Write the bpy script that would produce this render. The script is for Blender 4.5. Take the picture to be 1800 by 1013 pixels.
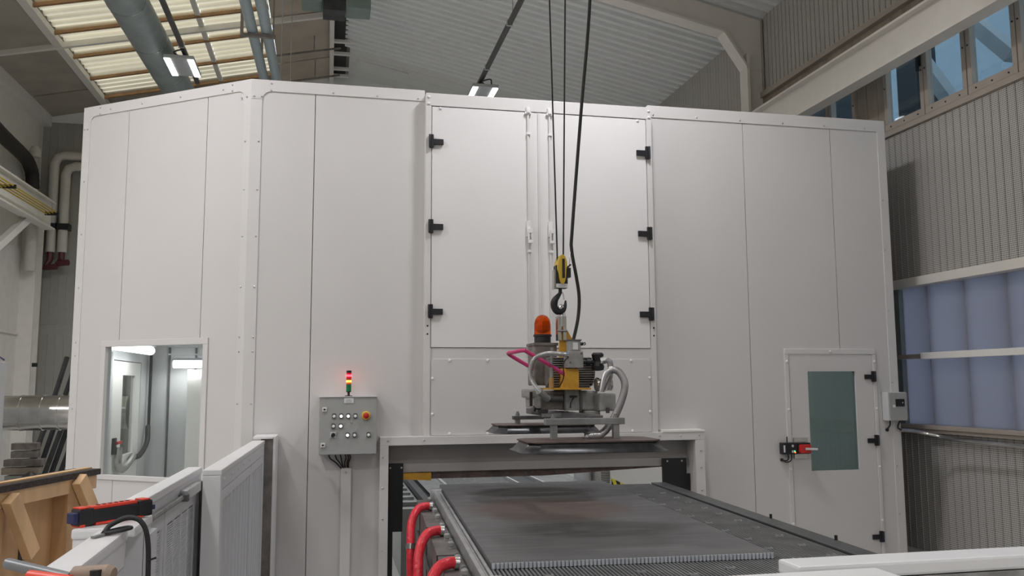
import bpy, bmesh, math, random
from mathutils import Vector, Matrix
random.seed(7)
for o in list(bpy.data.objects): bpy.data.objects.remove(o)
scene = bpy.context.scene
COL = scene.collection
R = math.radians

# ------------------------------------------------------------------ camera
cd = bpy.data.cameras.new('camera'); cam = bpy.data.objects.new('camera', cd); COL.objects.link(cam)
cd.sensor_fit = 'HORIZONTAL'; cd.sensor_width = 36.0; cd.lens = 36.0 * 1503.0 / 1800.0
cd.clip_start = .05; cd.clip_end = 200
_p, _r, _y = R(6.417), R(-.2845), R(12.125)
_f = Vector((math.sin(_y)*math.cos(_p), math.cos(_y)*math.cos(_p), math.sin(_p)))
_rt = Vector((math.cos(_y), -math.sin(_y), 0)); _up = _rt.cross(_f)
_r2 = _rt*math.cos(_r) + _up*math.sin(_r); _u2 = -_rt*math.sin(_r) + _up*math.cos(_r)
m = Matrix((_r2, _u2, -_f)).transposed().to_4x4(); m.translation = (0, 0, 1.7)
cam.matrix_world = m
scene.camera = cam

# ------------------------------------------------------------------ world, exposure
w = bpy.data.worlds.new('world'); scene.world = w; w.use_nodes = True
bg = w.node_tree.nodes['Background']; bg.inputs[0].default_value = (.74, .86, 1.0, 1); bg.inputs[1].default_value = 3.7
vs = scene.view_settings
vs.view_transform = 'Standard'; vs.look = 'None'; vs.gamma = 1.0; vs.use_curve_mapping = False; vs.exposure = -0.88
LAMP_W = 165.0

# ------------------------------------------------------------------ materials
MT = {}
def nt(name):
    m = bpy.data.materials.new(name); m.use_nodes = True
    return m, m.node_tree.nodes, m.node_tree.links, m.node_tree.nodes['Principled BSDF']
def mat(name, col, rough=.5, metal=0., var=.06, scale=6., bump=0., bscale=40., stretch=(1, 1, 1), spec=.5, emit=None, es=0., col2=None, thr=None):
    m, N, L, b = nt(name)
    tc = N.new('ShaderNodeTexCoord'); mp = N.new('ShaderNodeMapping'); mp.inputs['Scale'].default_value = stretch
    L.new(tc.outputs['Object'], mp.inputs[0])
    nz = N.new('ShaderNodeTexNoise'); nz.inputs['Scale'].default_value = scale; nz.inputs['Detail'].default_value = 5
    L.new(mp.outputs[0], nz.inputs['Vector'])
    rp = N.new('ShaderNodeValToRGB')
    c2 = col2 or tuple(min(1, c*(1+var)) for c in col)
    c1 = tuple(c*(1-var) for c in col) if col2 is None else col
    lo, hi = thr or (.3, .7)
    rp.color_ramp.elements[0].position = lo; rp.color_ramp.elements[1].position = hi
    rp.color_ramp.elements[0].color = (*c1, 1); rp.color_ramp.elements[1].color = (*c2, 1)
    L.new(nz.outputs['Fac'], rp.inputs[0]); L.new(rp.outputs[0], b.inputs['Base Color'])
    b.inputs['Roughness'].default_value = rough; b.inputs['Metallic'].default_value = metal
    b.inputs['Specular IOR Level'].default_value = spec
    if bump:
        n2 = N.new('ShaderNodeTexNoise'); n2.inputs['Scale'].default_value = bscale; n2.inputs['Detail'].default_value = 3
        L.new(mp.outputs[0], n2.inputs['Vector'])
        bp = N.new('ShaderNodeBump'); bp.inputs['Strength'].default_value = bump; bp.inputs['Distance'].default_value = .01
        L.new(n2.outputs['Fac'], bp.inputs['Height']); L.new(bp.outputs[0], b.inputs['Normal'])
    if emit:
        b.inputs['Emission Color'].default_value = (*emit, 1); b.inputs['Emission Strength'].default_value = es
    MT[name] = m
    return m
mat('door_white', (.76, .745, .74), .42, var=.015, scale=2, spec=.35)
mat('cabin_white', (.64, .625, .615), .42, var=.015, scale=2, spec=.35)
mat('cabin_trim', (.67, .655, .645), .4, var=.015, scale=3)
mat('inner_white', (.62, .63, .63), .35, var=.05, scale=3)
mat('fence_white', (.8, .8, .81), .35, var=.02)
mat('louver_white', (.7, .71, .74), .45, var=.02)
mat('screw', (.55, .55, .56), .35, .6)
mat('screw_white', (.8, .8, .8), .35)
mat('black_plastic', (.012, .012, .016), .45)
mat('black_metal', (.008, .01, .014), .4)
mat('rubber', (.02, .02, .022), .55)
mat('rubber_skirt', (.025, .026, .03), .3, var=.6, scale=5, stretch=(3, 1, 1))
mat('grey_paint', (.36, .38, .385), .5, var=.03)
mat('box_grey', (.37, .38, .372), .55, var=.03, bump=.1, bscale=200)
mat('light_box', (.62, .63, .65), .5, var=.03)
mat('steel_rusty', (.13, .095, .085), .5, .3, var=.35, scale=9, bump=.2)
mat('steel_dark', (.14, .14, .145), .42, .6, var=.25, scale=8)
mat('steel_grey', (.27, .28, .28), .45, .4, var=.2, scale=12, bump=.15)
mat('cast_grey', (.33, .33, .32), .5, .3, var=.25, scale=14, bump=.25)
mat('cast_brown', (.2, .18, .165), .55, .3, var=.3, scale=11, bump=.25)
mat('alu', (.62, .63, .64), .35, .75, var=.12, scale=10)
mat('chrome', (.75, .75, .76), .15, 1.0)
mat('galv', (.58, .57, .55), .2, .95, var=.12, scale=8)
mat('hose_metal', (.52, .52, .535), .3, .8, var=.08)
mat('lift_grey', (.34, .325, .315), .5, var=.03)
mat('lift_lip', (.45, .43, .415), .5, var=.04)
mat('galv_pipe', (.27, .31, .31), .5, .35, var=.12, scale=5)
mat('pipe_blue', (.34, .4, .42), .5, .2, var=.06)
mat('yellow', (.62, .33, .03), .45, var=.2, scale=10)
mat('yellow_clean', (.68, .46, .05), .4)
mat('yellow_dark', (.5, .36, .04), .5)
mat('pink', (.62, .05, .2), .4, var=.1)
mat('red_hose', (.72, .03, .05), .3, var=.15, scale=20, bump=.6, bscale=45)
mat('red', (.55, .02, .02), .4)
mat('red_orange', (.78, .06, .03), .4, var=.1)
mat('concrete', (.56, .555, .54), .7, var=.15, scale=3, bump=.15)
mat('hall_white', (.72, .7, .65), .65, var=.04)
mat('hall_white2', (.74, .72, .68), .55, var=.04)
mat('beam_white', (.75, .715, .66), .5, var=.03)
mat('frame_taupe', (.4, .35, .3), .5, var=.05)
mat('timber_grey', (.33, .28, .23), .65, var=.2, scale=7, stretch=(1, 1, .15))
mat('roof_grey', (.76, .78, .77), .6, var=.03)
mat('roof_smooth', (.68, .69, .66), .6, var=.03)
mat('roof_brown', (.45, .39, .32), .75, var=.12, scale=2)
mat('roof_dark', (.36, .33, .28), .75, var=.12, scale=2)
mat('purlin_brown', (.3, .17, .08), .7, var=.2)
mat('rail_dark', (.07, .07, .072), .5, .3)
mat('teal_grey', (.2, .26, .24), .5)
mat('flat_black', (.015, .014, .013), .6)
mat('plywood', (.5, .3, .15), .6, var=.22, scale=5, stretch=(1, 1, .3))
mat('pine', (.66, .43, .23), .55, var=.22, scale=6, stretch=(1, 1, .2))
mat('carpet', (.055, .045, .042), .95, var=.4, scale=60, bump=1., bscale=120)
mat('insulation', (.56, .54, .5), .6)
mat('navy', (.02, .025, .1), .4)
mat('tan', (.3, .22, .17), .45, var=.15)
mat('grey_rod', (.2, .21, .22), .4, .3)
mat('brass', (.5, .3, .12), .4, .6)
mat('maroon', (.1, .025, .03), .5)
mat('cream_white', (.86, .84, .8), .5, var=.02)
mat('paper', (.75, .75, .77), .6)
mat('dark_profiles', (.05, .052, .055), .5, .3, var=.3)
mat('button_white', (.9, .9, .9), .3, emit=(1, 1, 1), es=3.0)
mat('button_dim', (.5, .5, .5), .3, emit=(1, 1, 1), es=.35)
mat('led', (1, 1, 1), .3, emit=(.97, .98, 1.0), es=9.0)
mat('tube_light', (1, 1, 1), .3, emit=(.97, .98, 1.0), es=8.0)
mat('lens_red', (.7, .0, .02), .2, emit=(1, .02, .03), es=22.0)
mat('lens_red_dim', (.5, .0, .01), .25, emit=(1, .01, .02), es=.5)
mat('lens_amber', (.9, .3, .02), .2, emit=(1, .36, .05), es=9.0)
mat('lens_amber_dim', (.6, .12, .01), .25, emit=(1, .2, .02), es=.5)
mat('lens_green', (.0, .16, .05), .25)
mat('led_green', (.0, .5, .2), .2, emit=(.05, 1, .3), es=6.0)
mat('led_red', (.6, .05, .02), .2, emit=(1, .12, .02), es=6.0)
mat('sheet', (.085, .085, .09), .34, .75, var=.3, scale=3, col2=(.15, .15, .155), thr=(.35, .7), stretch=(1, 1.6, 1))
mat('slat_metal', (.24, .245, .25), .45, .5, var=.2)
mat('table_frame', (.13, .135, .138), .45, .5, var=.15, scale=6)
mat('table_side', (.16, .15, .145), .55, .3, var=.35, scale=8, bump=.2)
mat('glitter', (.05, .052, .055), .3, .7, col2=(.8, .8, .8), thr=(.62, .66), scale=55)
mat('wet_slats', (.12, .125, .13), .25, .8, col2=(.55, .56, .58), thr=(.45, .68), scale=16, stretch=(1, 5, 1))
mat('outer_wall', (.24, .31, .36), .8, var=.05)
mat('outer_white', (.32, .36, .38), .7)
mat('outer_dark', (.035, .042, .05), .8)
def glass(name, tint, refl, rough=.02):
    m, N, L, b = nt(name); N.remove(b); out = N['Material Output']
    tr = N.new('ShaderNodeBsdfTransparent'); tr.inputs[0].default_value = (*tint, 1)
    gl = N.new('ShaderNodeBsdfGlossy'); gl.inputs['Roughness'].default_value = rough
    lw = N.new('ShaderNodeLayerWeight'); lw.inputs[0].default_value = .35
    mm = N.new('ShaderNodeMath'); mm.operation = 'MULTIPLY'; mm.inputs[1].default_value = refl; L.new(lw.outputs['Facing'], mm.inputs[0])
    mx = N.new('ShaderNodeMixShader')
    L.new(mm.outputs[0], mx.inputs[0]); L.new(tr.outputs[0], mx.inputs[1]); L.new(gl.outputs[0], mx.inputs[2]); L.new(mx.outputs[0], out.inputs[0])
    MT[name] = m
glass('window_glass', (.72, .78, .8), .25)
glass('booth_glass', (.84, .86, .855), .2)
glass('door_glass', (.4, .47, .46), .4)
def dome_glass(name, c):
    m, N, L, b = nt(name)
    b.inputs['Base Color'].default_value = (*c, 1); b.inputs['Roughness'].default_value = .06
    b.inputs['Transmission Weight'].default_value = .8; b.inputs['IOR'].default_value = 1.25
    MT[name] = m
dome_glass('amber_dome', (.95, .13, .008))
def translucent(name, c, d, fac, k=0):
    m, N, L, b = nt(name); out = N['Material Output']
    b.inputs['Base Color'].default_value = (*d, 1); b.inputs['Roughness'].default_value = .5
    tc = N.new('ShaderNodeTexCoord'); nz = N.new('ShaderNodeTexNoise'); nz.inputs['Scale'].default_value = 1.3; nz.inputs['Detail'].default_value = 4
    mp = N.new('ShaderNodeMapping'); mp.inputs['Scale'].default_value = (.4, 9, 1) if k else (1, .6, .6)
    L.new(tc.outputs['Object'], mp.inputs[0]); L.new(mp.outputs[0], nz.inputs['Vector'])
    rp = N.new('ShaderNodeValToRGB'); rp.color_ramp.elements[0].position = .3; rp.color_ramp.elements[1].position = .7
    rp.color_ramp.elements[0].color = (*[x*(.72 if k else .9) for x in c], 1); rp.color_ramp.elements[1].color = (*c, 1)
    L.new(nz.outputs['Fac'], rp.inputs[0])
    t = N.new('ShaderNodeBsdfTranslucent'); L.new(rp.outputs[0], t.inputs[0])
    if k:      # darker bands painted into the colour to shade the corrugation valleys
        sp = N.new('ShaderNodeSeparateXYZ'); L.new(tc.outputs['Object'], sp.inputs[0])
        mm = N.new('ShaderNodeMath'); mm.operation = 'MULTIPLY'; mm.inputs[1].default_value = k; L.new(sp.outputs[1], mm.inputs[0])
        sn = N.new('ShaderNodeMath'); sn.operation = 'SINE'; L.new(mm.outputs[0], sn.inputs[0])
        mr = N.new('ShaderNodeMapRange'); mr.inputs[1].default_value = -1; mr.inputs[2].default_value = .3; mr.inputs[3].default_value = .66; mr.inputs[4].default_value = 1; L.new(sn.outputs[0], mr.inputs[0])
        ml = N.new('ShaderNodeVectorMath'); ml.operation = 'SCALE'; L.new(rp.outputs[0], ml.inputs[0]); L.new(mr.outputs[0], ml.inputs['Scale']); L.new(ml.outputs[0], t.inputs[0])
    mx = N.new('ShaderNodeMixShader'); mx.inputs[0].default_value = fac
    L.new(b.outputs[0], mx.inputs[1]); L.new(t.outputs[0], mx.inputs[2]); L.new(mx.outputs[0], out.inputs[0])
    MT[name] = m
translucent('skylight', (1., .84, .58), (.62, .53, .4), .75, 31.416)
translucent('polycarbonate', (.72, .69, .75), (.4, .4, .43), .75)
def perforated(name, c, dark, k):
    m, N, L, b = nt(name)
    tc = N.new('ShaderNodeTexCoord'); sp = N.new('ShaderNodeSeparateXYZ'); L.new(tc.outputs['Object'], sp.inputs[0])
    def mth(op, a, bb=None):
        n = N.new('ShaderNodeMath'); n.operation = op
        for i, v in enumerate((a, bb)):
            if v is None: continue
            if isinstance(v, (int, float)): n.inputs[i].default_value = v
            else: L.new(v, n.inputs[i])
        return n.outputs[0]
    a = mth('ADD', sp.outputs[1], sp.outputs[2]); d = mth('SUBTRACT', sp.outputs[1], sp.outputs[2])
    s = mth('MULTIPLY', mth('SINE', mth('MULTIPLY', a, k)), mth('SINE', mth('MULTIPLY', d, k)))
    g = mth('GREATER_THAN', s, .28)
    mx = N.new('ShaderNodeMix'); mx.data_type = 'RGBA'
    mx.inputs['A'].default_value = (*c, 1); mx.inputs['B'].default_value = (*dark, 1)
    L.new(g, mx.inputs['Factor']); L.new(mx.outputs['Result'], b.inputs['Base Color'])
    b.inputs['Roughness'].default_value = .55
    MT[name] = m
perforated('perforated', (.54, .52, .49), (.1, .097, .093), 170.)
def hazard(name):
    m, N, L, b = nt(name)
    tc = N.new('ShaderNodeTexCoord'); sp = N.new('ShaderNodeSeparateXYZ'); L.new(tc.outputs['Object'], sp.inputs[0])
    ad = N.new('ShaderNodeMath'); ad.operation = 'MULTIPLY_ADD'; ad.inputs[1].default_value = .35; L.new(sp.outputs[2], ad.inputs[0]); L.new(sp.outputs[0], ad.inputs[2])
    mu = N.new('ShaderNodeMath'); mu.operation = 'MULTIPLY'; mu.inputs[1].default_value = 12.5; L.new(ad.outputs[0], mu.inputs[0])
    fr = N.new('ShaderNodeMath'); fr.operation = 'FRACT'; L.new(mu.outputs[0], fr.inputs[0])
    gt = N.new('ShaderNodeMath'); gt.operation = 'GREATER_THAN'; gt.inputs[1].default_value = .5; L.new(fr.outputs[0], gt.inputs[0])
    mx = N.new('ShaderNodeMix'); mx.data_type = 'RGBA'; mx.inputs['A'].default_value = (.85, .75, .02, 1); mx.inputs['B'].default_value = (.01, .01, .01, 1)
    L.new(gt.outputs[0], mx.inputs['Factor']); L.new(mx.outputs['Result'], b.inputs['Base Color']); MT[name] = m
hazard('hazard')

# ------------------------------------------------------------------ mesh helpers
class MB:
    def __init__(s): s.v = []; s.f = []
    def add(s, vs, fs):
        o = len(s.v); s.v += [tuple(v) for v in vs]; s.f += [tuple(i+o for i in f) for f in fs]; return s
    def box(s, x0, x1, y0, y1, z0, z1):
        return s.add([(x0,y0,z0),(x1,y0,z0),(x1,y1,z0),(x0,y1,z0),(x0,y0,z1),(x1,y0,z1),(x1,y1,z1),(x0,y1,z1)],
                     [(0,3,2,1),(4,5,6,7),(0,1,5,4),(1,2,6,5),(2,3,7,6),(3,0,4,7)])
    def bar(s, p, q, w, h, up=(0,0,1)):
        p = Vector(p); q = Vector(q); d = (q-p).normalized(); u = Vector(up)
        a = d.cross(u)
        if a.length < 1e-4: a = d.cross(Vector((1,0,0)))
        a.normalize(); b = a.cross(d).normalized(); a *= w/2; b *= h/2
        return s.add([p-a-b,p+a-b,p+a+b,p-a+b,q-a-b,q+a-b,q+a+b,q-a+b],[(0,1,2,3),(7,6,5,4),(0,4,5,1),(1,5,6,2),(2,6,7,3),(3,7,4,0)])
    def prism(s, poly, y0, y1, f=lambda a, y, b: (a, y, b)):
        n = len(poly); vs = [f(a, y0, b) for a, b in poly] + [f(a, y1, b) for a, b in poly]
        return s.add(vs, [tuple(range(n)), tuple(range(2*n-1, n-1, -1))] + [(i, (i+1) % n + 0 if 0 else i+n, (i+1) % n+n, (i+1) % n) for i in range(n)])
    def rings(s, rings, cap=True, closed=False):
        n = len(rings[0]); o = []; f = []
        for r in rings: o += r
        k = len(rings)
        for i in range(k if closed else k-1):
            j = (i+1) % k
            for t in range(n):
                f.append((i*n+t, i*n+(t+1) % n, j*n+(t+1) % n, j*n+t))
        if cap and not closed: f += [tuple(reversed(range(n))), tuple(range((k-1)*n, k*n))]
        return s.add(o, f)
    def tube(s, pts, r, n=10, ribs=None):
        pts = [Vector(p) for p in pts]
        if isinstance(r, (int, float)): r = [r]*len(pts)
        if ribs:   # (pitch, depth): corrugated metal hose
            L = [0]
            for i in range(1, len(pts)): L.append(L[-1] + (pts[i]-pts[i-1]).length)
            k = int(L[-1]/ribs[0])*2 + 1; np_, nr = [], []; j = 0
            for q in range(k):
                t = L[-1]*q/(k-1)
                while j < len(L)-2 and L[j+1] < t: j += 1
                u = (t-L[j])/max(1e-9, L[j+1]-L[j]); np_.append(pts[j].lerp(pts[j+1], u)); nr.append(r[0] + (ribs[1] if q % 2 else 0))
            pts, r = np_, nr
        t0 = (pts[1]-pts[0]).normalized(); a = t0.orthogonal().normalized(); rg = []
        for i, p in enumerate(pts):
            t = (pts[min(i+1, len(pts)-1)] - pts[max(i-1, 0)]).normalized()
            a = (a - t*a.dot(t)).normalized(); b = t.cross(a)
            rg.append([p + (a*math.cos(2*math.pi*k/n) + b*math.sin(2*math.pi*k/n))*r[i] for k in range(n)])
        return s.rings(rg)
    def cyl(s, p, q, r, r2=None, n=16): return s.tube([p, q], [r, r if r2 is None else r2], n)
    def lathe(s, c, prof, axis='Z', n=20):
        rg = []
        for rr, h in prof:
            ring = []
            for k in range(n):
                a, b = rr*math.cos(2*math.pi*k/n), rr*math.sin(2*math.pi*k/n)
                ring.append({'Z': (c[0]+a, c[1]+b, c[2]+h), 'Y': (c[0]+a, c[1]+h, c[2]-b), 'X': (c[0]+h, c[1]+a, c[2]+b)}[axis])
            rg.append(ring)
        return s.rings(rg)
    def ringplate(s, x0, x1, z0, z1, a0, a1, b0, b1, y0, y1):
        for q in ((x0, x1, z0, b0), (x0, x1, b1, z1), (x0, a0, b0, b1), (a1, x1, b0, b1)): s.box(q[0], q[1], y0, y1, q[2], q[3])
        return s
    def xf(s, fn): s.v = [tuple(fn(*v)) for v in s.v]; return s
def spline(pts, sub=8):
    pts = [Vector(p) for p in pts]; out = []
    P = [pts[0]*2-pts[1]] + pts + [pts[-1]*2-pts[-2]]
    for i in range(1, len(P)-2):
        a, b, c, d = P[i-1:i+3]
        for k in range(sub):
            t = k/sub; out.append(.5*((2*b) + (c-a)*t + (2*a-5*b+4*c-d)*t*t + (3*b-a-3*c+d)*t*t*t))
    return out + [pts[-1]]
WL = {}   # world base location of each parent, so that meshes can be written in scene coordinates
def mesh(name, mb, material, off=(0,0,0), bev=0, smooth=30):
    me = bpy.data.meshes.new(name)
    me.from_pydata([(v[0]-off[0], v[1]-off[1], v[2]-off[2]) for v in mb.v], [], mb.f)
    bm = bmesh.new(); bm.from_mesh(me)
    bmesh.ops.recalc_face_normals(bm, faces=bm.faces)
    if bev: bmesh.ops.bevel(bm, geom=[e for e in bm.edges if len(e.link_faces) == 2 and e.calc_face_angle(0) > .5], offset=bev, segments=2, affect='EDGES', profile=.6, clamp_overlap=True)
    bm.to_mesh(me); bm.free()
    if bev: smooth = min(smooth, 12)
    me.materials.append(MT[material])
    me.polygons.foreach_set('use_smooth', [True]*len(me.polygons)); me.set_sharp_from_angle(angle=R(smooth))
    return me
def obj(name, mb, material, parent=None, bev=0, label=None, smooth=30, base=None, kind=None):
    if parent is not None: off = WL[parent.name]
    else:
        if base is None:
            xs, ys, zs = zip(*mb.v); base = ((min(xs)+max(xs))/2, (min(ys)+max(ys))/2, min(zs))
        off = base
    o = bpy.data.objects.new(name, mesh(name, mb, material, off, bev, smooth)); COL.objects.link(o)
    if parent is not None: o.parent = parent
    else: o.location = off
    WL[o.name] = off
    if label: o['label'] = label
    if kind: o['kind'] = kind
    return o
def inst(name, me, loc, parent, rot=None):
    o = bpy.data.objects.new(name, me); COL.objects.link(o); b = WL[parent.name]
    o.parent = parent; o.location = (loc[0]-b[0], loc[1]-b[1], loc[2]-b[2])
    if rot: o.rotation_euler = rot
    WL[o.name] = loc
    return o
def thing(name, label, cat, loc, group=None, rotz=0):
    o = bpy.data.objects.new(name, None); COL.objects.link(o); o.empty_display_size = .1
    o.location = loc; o.rotation_euler = (0, 0, rotz); o['label'] = label; o['category'] = cat
    if group: o['group'] = group
    WL[o.name] = tuple(loc) if not rotz else (0, 0, 0)
    return o
def tag(o, label, cat, group=None, kind=None):
    o['label'] = label; o['category'] = cat
    if group: o['group'] = group
    if kind: o['kind'] = kind
    return o
def struct(name, mb, material, label, cat, **k):
    return tag(obj(name, mb, material, **k), label, cat, kind='structure')
B = MB

# ------------------------------------------------------------------ the hall shell
XR, XL, YB, YF = 5.95, -5.45, 17.5, -9.0
ZE, SL, XRI = 6.87, .22, .3
def zroof(x): return ZE + SL*(XR-x) if x > XRI else ZE + SL*(x+5.28)
struct('ground', B().box(-30, 40, -25, 45, -.4, -.12), 'concrete', 'grey ground outside the hall', 'ground')
struct('floor', B().box(XL-.1, XR+.1, YF, YB+.1, -.1, 0), 'concrete', 'grey concrete hall floor under the machine', 'floor')
wl = struct('wall_left', B().box(XL-.1, XL, YF, YB+.1, 0, 6.9), 'hall_white', 'cream painted hall wall behind the crane bracket', 'wall')
obj('eave_trim', B().box(XL, -5.28, YF, YB, 6.66, 6.9), 'hall_white2', wl)
obj('cladding_joint', B().box(XL, XL+.03, 12, YB, 2.62, 2.66), 'hall_white2', wl)
struct('wall_front', B().box(XL-.1, XR+.1, YF-.1, YF, 0, 8.3), 'hall_white', 'plain hall wall behind the viewer', 'wall')
wb = struct('wall_back', B().box(XL-.1, XR+.2, YB, YB+.1, 0, 8.3), 'roof_grey', 'grey ribbed hall wall at the far end', 'wall')
strip = mesh('cladding_strip', B().box(-.066, .066, -.012, 0, 0, 1), 'roof_grey')
mat('back_clad', (.33, .33, .3), .6, var=.04); strip.materials[0] = MT['back_clad']
for i in range(26):
    x = -5.36 + i*.14
    for z0, z1 in ((0, 2.66), (2.86, 6.75 if x < -4.6 else 7.0)):
        o = inst('cladding_strip', strip, (x, YB-.001, z0), wb); o.scale = (1, 1, z1-z0)
obj('joint_band', B().box(XL, -2, YB-.008, YB, 2.66, 2.86), 'back_clad', wb)

# right wall: cladding strips, translucent sheets, window band
wr = struct('wall_right', B().box(XR+.05, XR+.1, YF, 5.0, 0, 6.9).box(XR+.05, XR+.1, 5., YB, 0, 1.25).box(XR+.05, XR+.1, 8.3, YB, 1.25, 2.72).box(XR+.05, XR+.1, 5., YB, 2.72, 4.4)
            .box(XR+.05, XR+.1, 5., YB, 5.72, 6.9).box(XR+.05, XR+.1, 10.3, YB, 4.4, 5.72), 'hall_white2', 'hall side wall of perforated cladding, glazing and translucent sheets', 'wall')
def strips(z0, z1, ya, yb):
    me = mesh('cladding_strip', B().box(-.02, 0, -.0455, .0455, 0, z1-z0).box(-.028, -.02, -.0515, -.0445, 0, z1-z0), 'perforated')
    n = int((yb-ya)/.098)
    for i in range(n): inst('cladding_strip', me, (XR+.02, ya+.049+i*.098, z0), wr)
strips(.0, 1.2, 5.0, 8.5); strips(2.78, 4.36, 5.0, 8.5); strips(5.78, 6.87, 6.4, 10.62)
far = B()
for i in range(44): far.box(XR, XR+.02, 10.7+i*.098, 10.792+i*.098, 5.76, 6.87)
obj('far_cladding', far, 'perforated', wr, kind='stuff')
obj('sheet_ledge', B().box(XR-.1, XR+.05, 5, 8.15, 1.2, 1.27).box(XR-.12, XR-.1, 5, 8.15, 1.235, 1.275), 'frame_taupe', wr, bev=.004)
obj('sheet_head_rail', B().box(XR-.1, XR+.05, 5, 8.2, 2.68, 2.77), 'beam_white', wr, bev=.004)
obj('mid_rail', B().box(XR-.09, XR-.02, 5, 7.62, 1.93, 1.995), 'cream_white', wr, bev=.004)
obj('rail_stub', B().box(XR-.05, XR, 7.62, 8.06, 1.94, 1.985), 'frame_taupe', wr)
obj('corner_post', B().box(XR-.02, XR+.06, 8.0, 8.3, 1.2, 2.72), 'galv_pipe', wr)
ys = [8.0, 7.62, 7.1, 6.57, 6.04, 5.5, 5.0]
for a, b in zip(ys, ys[1:]):
    for z0, z1 in ((1.27, 1.96), (1.97, 2.69)):
        obj('translucent_sheet', B().box(XR+.03, XR+.04, b+.004, a-.004, z0, z1), 'polycarbonate', wr)
for y in ys[1:-1]: obj('sheet_post', B().box(XR+.07, XR+.13, y-.03, y+.03, 1.2, 2.75), 'galv_pipe', wr)
obj('sill', B().box(XR-.03, XR+.06, 5, 17, 4.36, 4.42), 'frame_taupe', wr, bev=.004)
obj('upper_ledge', B().box(XR-.05, XR+.05, 6, 15, 5.7, 5.77), 'frame_taupe', wr)
obj('head_board', B().box(XR+.02, XR+.06, 5, 15, 5.54, 5.72), 'timber_grey', wr)
def window(n, y0, y1, handle=False):
    g = tag(obj('window_%d' % n, B().box(XR+.012, XR+.018, y0+.05, y1-.05, 4.5, 5.5), 'window_glass'), 'window pane number %d along the hall side wall, counted from the cabin corner' % n, 'window', kind='structure')
    f = B()
    for a, b, c, d in ((y0, y1, 4.42, 4.5), (y0, y1, 5.48, 5.56), (y0, y0+.055, 4.5, 5.48), (y1-.055, y1, 4.5, 5.48)): f.box(XR-.03, XR+.04, a, b, c, d)
    obj('window_frame', f, 'frame_taupe', g, bev=.004)
    sc = [(y, 4.455) for y in (y0+.1, (y0+y1)/2, y1-.1)] + [(y0+.025, 4.9), (y1-.025, 4.9)]
    for y, z in sc: obj('screw', B().cyl((XR-.036, y, z), (XR-.029, y, z), .009, n=8), 'black_metal', g)
    if handle:
        h = obj('handle', B().box(XR-.05, XR-.03, y0+.01, y0+.045, 4.94, 5.06).box(XR-.08, XR-.05, y0+.017, y0+.037, 4.88, 5.03), 'black_metal', g, bev=.004)
    return g
WN = []
for i, (a, b) in enumerate(((7.415, 8.05), (6.815, 7.405), (6.2, 6.8), (5.6, 6.19), (8.58, 9.1), (9.12, 9.7))): WN.append(window(i+1, a, b, i == 0))
for g, l in zip(WN, ('hall window beside the cabin corner with a dark handle', 'middle hall window of the three right of the cabin corner', 'rightmost fully seen hall window under the crane beam', 'hall window cut off by the right picture edge',
                     'small bluish window just above the cabin roof beside the timber infill', 'bluish window sliver above the cabin roof, farthest from the viewer')): g['label'] = l
for i, (a, b) in enumerate(((8.06, 8.2), (8.2, 8.39), (8.39, 8.57), (9.72, 10.0), (10.0, 10.3))):
    obj('infill_board', B().box(XR, XR+.05, a+.004, b-.004, 4.42, 5.56), 'timber_grey', wr)
# outside, seen through the panes
struct('outer_wall', B().box(15, 15.2, -12, 45, -.1, 16), 'outer_wall', 'pale blue wall of the building outside the windows', 'wall')
t = thing('steel_frame', 'white steel frame with braces standing outside the hall windows', 'steel frame', (7.6, 9, -.12))
for a, b in (((7.6, 8.6, 4.6), (7.6, 10.4, 7.2)), ((7.6, 9.6, 7.2), (7.6, 8.0, 5.4)), ((7.6, 10.4, 3.5), (7.6, 12.6, 6.4))): obj('brace', B().bar(a, b, .16, .16), 'outer_white', t)
obj('post', B().box(7.5, 7.8, 9.5, 9.9, -.12, 9), 'outer_dark', t)
obj('post', B().box(7.5, 7.7, 7.2, 7.4, -.12, 9), 'outer_white', t)
obj('post', B().box(7.5, 8.0, 11.6, 12.4, -.12, 9), 'outer_dark', t)

# roof
def deck(x0, x1, y0, y1, pitch, depth, flip=0):
    ys = []; y = y0
    while y < y1:
        for d, h in ((0, 0), (.42, 0), (.5, 1), (.92, 1)): ys.append((min(y+d*pitch, y1), h*depth))
        y += pitch
    vs = []
    for yy, h in ys: vs += [(x0, yy, zroof(x0)+h), (x1, yy, zroof(x1)+h)]
    return B().add(vs, [(2*i, 2*i+1, 2*i+3, 2*i+2) for i in range(len(ys)-1)])
ce = struct('ceiling', B().add([(XRI, YF, zroof(.31)+.09), (XR+.12, YF, zroof(XR+.12)+.09), (XR+.12, YB+.1, zroof(XR+.12)+.09), (XRI, YB+.1, zroof(.31)+.09)], [(0,1,2,3)])
            .add([(-1.05, YF, zroof(-1.05)+.09), (XRI, YF, zroof(.3)+.09), (XRI, YB+.1, zroof(.3)+.09), (-1.05, YB+.1, zroof(-1.05)+.09)], [(0,1,2,3)])
            .add([(XL-.1, YF, zroof(XL-.1)+.09), (-4.2, YF, zroof(-4.2)+.09), (-4.2, YB+.1, zroof(-4.2)+.09), (XL-.1, YB+.1, zroof(XL-.1)+.09)], [(0,1,2,3)])
            .add([(-4.2, 16.85, zroof(-4.2)+.09), (-1.05, 16.85, zroof(-1.05)+.09), (-1.05, YB+.1, zroof(-1.05)+.09), (-4.2, YB+.1, zroof(-4.2)+.09)], [(0,1,2,3)]),
            'roof_dark', 'pitched hall roof with grey corrugated deck and a skylight strip', 'ceiling')
obj('roof_deck', deck(.2, XR+.06, YF, 15.9, .2, .06), 'roof_grey', ce, smooth=20)
y = 15.9
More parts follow.
